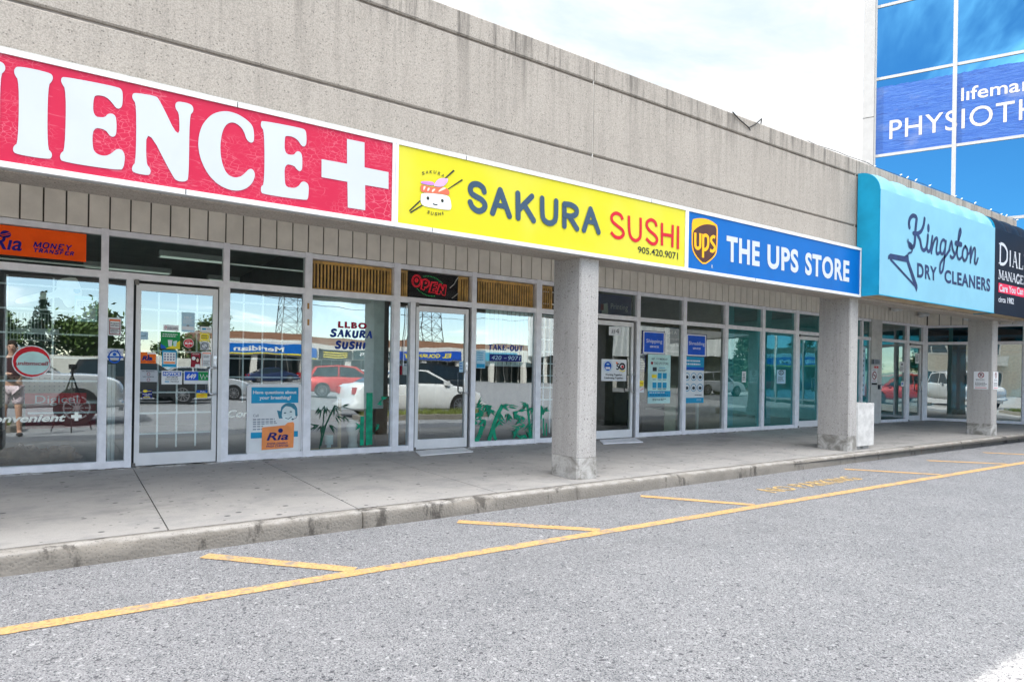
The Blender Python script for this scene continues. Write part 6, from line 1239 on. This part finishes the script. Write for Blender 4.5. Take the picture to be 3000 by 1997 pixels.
# lattice pylons and lines
M_GALV = mat('galvanised_steel', (.10, .11, .12), .6, .2)
def pylon(label, x, y, h, w):
    t = thing('lattice_pylon', (x, y, GZ), label, 'pylon', 'power pylons beyond the far shops'); b = MB(); n = 15; r = .10
    hw = lambda f: w / 2 * (1 - .62 * min(1, f * 1.25))
    lv = [(GZ + h * i / n, hw(i / n)) for i in range(n + 1)]; c4 = ((-1, -1), (1, -1), (1, 1), (-1, 1))
    for a, c in c4: b.tube([(x + a * q, y + c * q, z) for z, q in lv], r, 4)
    for (z0, q0), (z1, q1) in zip(lv[:-1], lv[1:]):
        for k in range(4):
            a, c = c4[k], c4[(k + 1) % 4]; b.tube([(x + a[0] * q0, y + a[1] * q0, z0), (x + c[0] * q1, y + c[1] * q1, z1)], r * .6, 3); b.tube([(x + c[0] * q0, y + c[1] * q0, z0), (x + a[0] * q1, y + a[1] * q1, z1)], r * .6, 3); b.tube([(x + a[0] * q1, y + a[1] * q1, z1), (x + c[0] * q1, y + c[1] * q1, z1)], r * .5, 3)
    b.build('lattice', M_GALV, t); b = MB()
    for f in (.55, .72, .88):
        for s in (-1, 1): z = GZ + h * f; b.tube([(x, y, z + 1.2), (x + s * w * .95, y, z)], r, 4); b.tube([(x, y, z), (x + s * w * .95, y, z)], r, 4)
    b.build('crossarm', M_GALV, t)
pylon('lattice pylon mirrored above the breathing poster', 40.5, -132, 44, 5.4); pylon('lattice pylon mirrored in the sushi shop door', 66, -114, 42, 6.4)
for k, (z, y, lb) in enumerate(((24, -128, 'lowest sagging line'), (26, -132, 'second lowest sagging line'), (31, -130, 'middle sagging line'), (33.5, -134, 'second highest sagging line'), (38, -131, 'highest sagging line'), (16, -90, 'near low line on poles'), (14.5, -88, 'nearest lowest line on poles'))):
    b = MB(); b.tube([(x, y, z - 3.5 * (1 - ((x % 110) / 55 - 1) ** 2)) for x in range(-120, 240, 8)], .06, 4); tag(b.build('power_line', M_GALV), lb + ' of the mirrored overhead power lines', 'power line', 'overhead power lines')
# pale ribbed office block on the far right, and flats on the far left
b = MB(); ob_ = thing('ribbed_office_block', (66, -44, GZ), 'pale office block with vertical ribs mirrored in the take out window', 'building')
b.box(52, 80, -56, -34, 3.4, 16); b.build('wall', mat('pale_cladding', (.55, .58, .58), .7), ob_); b = MB()
for k in range(23): b.box(51.8, 52.0, -56 + k, -55.75 + k, 3.4, 16); b.box(52.2 + k * 1.2, 52.5 + k * 1.2, -33.99, -33.8, 3.4, 16)
b.build('ribs', mat('pale_ribs', (.68, .70, .70), .7), ob_); b = MB(); b.box(53, 79, -55, -35, GZ, 3.4); b.build('ground_floor', mat('dark_ground_floor', (.04, .05, .05), .3), ob_); b = MB()
for k in range(9): b.box(52.1, 52.5, -55.5 + k * 2.5, -55 + k * 2.5, GZ, 3.4)
b.build('columns', M_FW, ob_)
AD = Vector((-.89, -.455, 0)).normalized(); ac = Vector((19.3, 7.5, 0)) + AD * 56; AT = Vector((.455, -.89, 0)).normalized(); AP = Pl((ac.x, ac.y, GZ), AT * -1 if (AT * -1).cross(Vector((0, 0, 1))).dot(AD) < 0 else AT, (0, 0, 1))
ap = thing('apartment_block', (ac.x, ac.y, GZ), 'three storey cream apartment block mirrored in the angled shop window', 'building')
b = MB(); b.pbox(AP, -16, 16, 0, 9.6, -9, 0); b.build('wall', mat('cream_render', (.55, .50, .41), .85), ap); b = MB(); b.pbox(AP, -16.3, 16.3, 9.6, 10.1, -9.2, .3); b.build('roof_edge', M_FW, ap)
for i in range(8):
    for j in range(3):
        u, v = -15 + i * 4, 1.0 + j * 3; b = MB(); b.pbox(AP, u, u + 2.2, v, v + 1.5, .0, .06); w_ = b.build('window', M_FW, ap); b = MB(); b.pbox(AP, u + .12, u + 1.05, v + .12, v + 1.38, .06, .075); b.pbox(AP, u + 1.15, u + 2.08, v + .12, v + 1.38, .06, .075); b.build('pane', mat('far_pane', (.06, .09, .10), .1, 0, .2, 1, .8), w_)
        if j and i % 2: b = MB(); b.pbox(AP, u - .4, u + 2.6, v - 1.0, v - .1, .1, 1.2); b.build('balcony', M_FW, ap)
b = MB()
for i in range(5): b.pbox(AP, -16 + i * 8 - .15, -16 + i * 8 + .15, 0, 9.6, 0, .5)
b.build('fin', mat('cream_render', (.55, .5, .41)), ap)
# ---- tripod and camera under the viewpoint, the photographer beside it
t = thing('tripod', (-.02, -.12, road_z(-.1)), 'black tripod with a camera mirrored in the wide shop window', 'tripod'); zr_ = road_z(-.1); hd = Vector((-.02, -.10, .90))
for k in range(3):
    a = math.radians(90 + 120 * k); b = MB(); f = (hd.x + .42 * math.cos(a), hd.y + .42 * math.sin(a), zr_ + .006); m_ = (hd.x + .2 * math.cos(a), hd.y + .2 * math.sin(a), (hd.z + zr_) / 2); b.tube([hd, m_], .016, 8); b.tube([m_, f], .011, 8); b.build('leg', M_RUB, t)
b = MB(); b.tube([hd, (hd.x, hd.y, 1.0)], .022, 8); b.ball((hd.x, hd.y, 1.0), .03, 8, 6); b.build('head', M_RUB, t)
b = MB(); b.bbox(-.09, .06, -.16, -.07, 1.02, 1.12, .015); o = tag(b.build('photo_camera', mat('camera_black', (.02, .02, .02), .4)), 'black camera body on the tripod', 'camera'); b = MB(); b.tube([(-.015, -.069, 1.075), (-.0, -.03, 1.08)], [.035, .033], 14); b.build('lens', M_RUB, o)
# photographer: one skinned body, clothes as children
def skin(name, verts, edges, rad, m, parent, root, sub=2):
    me = bpy.data.meshes.new(name); me.from_pydata(verts, edges, []); ob = bpy.data.objects.new(name, me); COL.objects.link(ob)
    md = ob.modifiers.new('s', 'SKIN'); md.use_smooth_shade = True; sd = ob.modifiers.new('d', 'SUBSURF'); sd.levels = sub; sd.render_levels = sub
    for i, r in enumerate(rad): sv = me.skin_vertices[0].data[i]; sv.radius = (r, r) if isinstance(r, float) else r; sv.use_root = i == root
    dg = bpy.context.evaluated_depsgraph_get(); me2 = bpy.data.meshes.new_from_object(ob.evaluated_get(dg)); bpy.data.objects.remove(ob); me2.materials.clear(); me2.materials.append(m)
    o = bpy.data.objects.new(name, me2); COL.objects.link(o); o.parent = parent; return o
pr = thing('person', (-.95, .95, road_z(.95)), 'photographer in a dark shirt and pale shorts mirrored in the shop window', 'person', None, math.radians(0))
M_SKIN = mat('skin', (.48, .29, .21), .6, 0, .06); V_ = [(0, 0, .98), (0, .01, 1.15), (0, .02, 1.36), (0, .02, 1.48), (0, .03, 1.56), (0, .05, 1.64), (0, .04, 1.72)]; E_ = [(i, i + 1) for i in range(6)]; Rd = [(.15, .11), (.145, .10), (.16, .10), .06, .058, (.078, .095), (.06, .07)]
for s in (-1, 1):
    k = len(V_); V_ += [(s * .09, 0, .90), (s * .11, .02, .50), (s * .12, -.02, .09), (s * .13, .05, .045), (s * .135, .15, .03)]; E_ += [(0, k), (k, k + 1), (k + 1, k + 2), (k + 2, k + 3), (k + 3, k + 4)]; Rd += [(.085, .09), .058, .038, (.042, .04), (.04, .025)]
    k = len(V_); V_ += [(s * .18, .02, 1.40), (s * .24, .02, 1.14), (s * .14 + .06, .26, 1.16), (s * .10 + .08, .33, 1.17)]; E_ += [(2, k), (k, k + 1), (k + 1, k + 2), (k + 2, k + 3)]; Rd += [.06, .045, .03, (.034, .02)]
    h = len(V_) - 1; hx, hy_, hz = V_[h]
    for i in range(4):
        f = len(V_); ln = (.8, 1, .95, .75)[i]; V_ += [(hx + (i - 1.5) * .019, hy_ + .045, hz + .004), (hx + (i - 1.5) * .021, hy_ + .045 + .03 * ln, hz - .008), (hx + (i - 1.5) * .02, hy_ + .045 + .05 * ln, hz - .028)]; E_ += [(h, f), (f, f + 1), (f + 1, f + 2)]; Rd += [.0095, .0088, .008]
    f = len(V_); V_ += [(hx - s * .038, hy_ + .012, hz), (hx - s * .05, hy_ + .04, hz - .004)]; E_ += [(h, f), (f, f + 1)]; Rd += [.011, .009]
bd = skin('body', V_, E_, Rd, M_SKIN, pr, 0)
skin('shirt', [(0, .0, .93), (0, .01, 1.15), (0, .02, 1.37), (0, .02, 1.45), (-.18, .02, 1.40), (.18, .02, 1.40), (-.232, .02, 1.22), (.232, .02, 1.22)], [(0, 1), (1, 2), (2, 3), (2, 4), (2, 5), (4, 6), (5, 7)], [(.175, .13), (.165, .12), (.18, .12), .085, .08, .08, .068, .068], mat('dark_shirt', (.07, .035, .04), .9), pr, 0)
skin('shorts', [(0, 0, .95), (-.09, 0, .86), (.09, 0, .86), (-.105, .01, .56), (.105, .01, .56)], [(0, 1), (0, 2), (1, 3), (2, 4)], [(.17, .125), (.105, .11), (.105, .11), .095, .095], mat('pale_shorts', (.58, .48, .52), .9), pr, 0)
b = MB(); b.ball((0, .03, 1.70), .092, 14, 10, (.95, 1.1, 1.0)); b.v = [(x, min(y, .085), max(z, 1.655) if y > .02 else z) for x, y, z in b.v]; b.build('hair', mat('dark_hair', (.03, .02, .015), .8), pr, True, True)
for s in (-1, 1): b = MB(); b.ball((s * .032, .137, 1.665), .011, 8, 6); b.build('eye', M_BLACK, pr, True, True); b = MB(); b.ball((s * .08, .045, 1.645), .028, 8, 6, (.4, .7, 1.1)); b.build('ear', M_SKIN, pr, True, True)
b = MB(); b.ball((0, .148, 1.635), .018, 8, 6, (.7, 1, 1.3)); b.build('nose', M_SKIN, pr, True, True); b = MB(); b.ball((0, .136, 1.598), .02, 8, 5, (1.2, .5, .3)); b.build('mouth', mat('lips', (.35, .13, .12)), pr, True, True)
for s in (-1, 1): b = MB(); b.ball((s * .132, .07, .04), .07, 10, 7, (.75, 1.9, .6)); b.v = [(x, y, max(z, .003)) for x, y, z in b.v]; b.build('shoe', mat('dark_shoe', (.04, .035, .035), .7), pr, True, True)
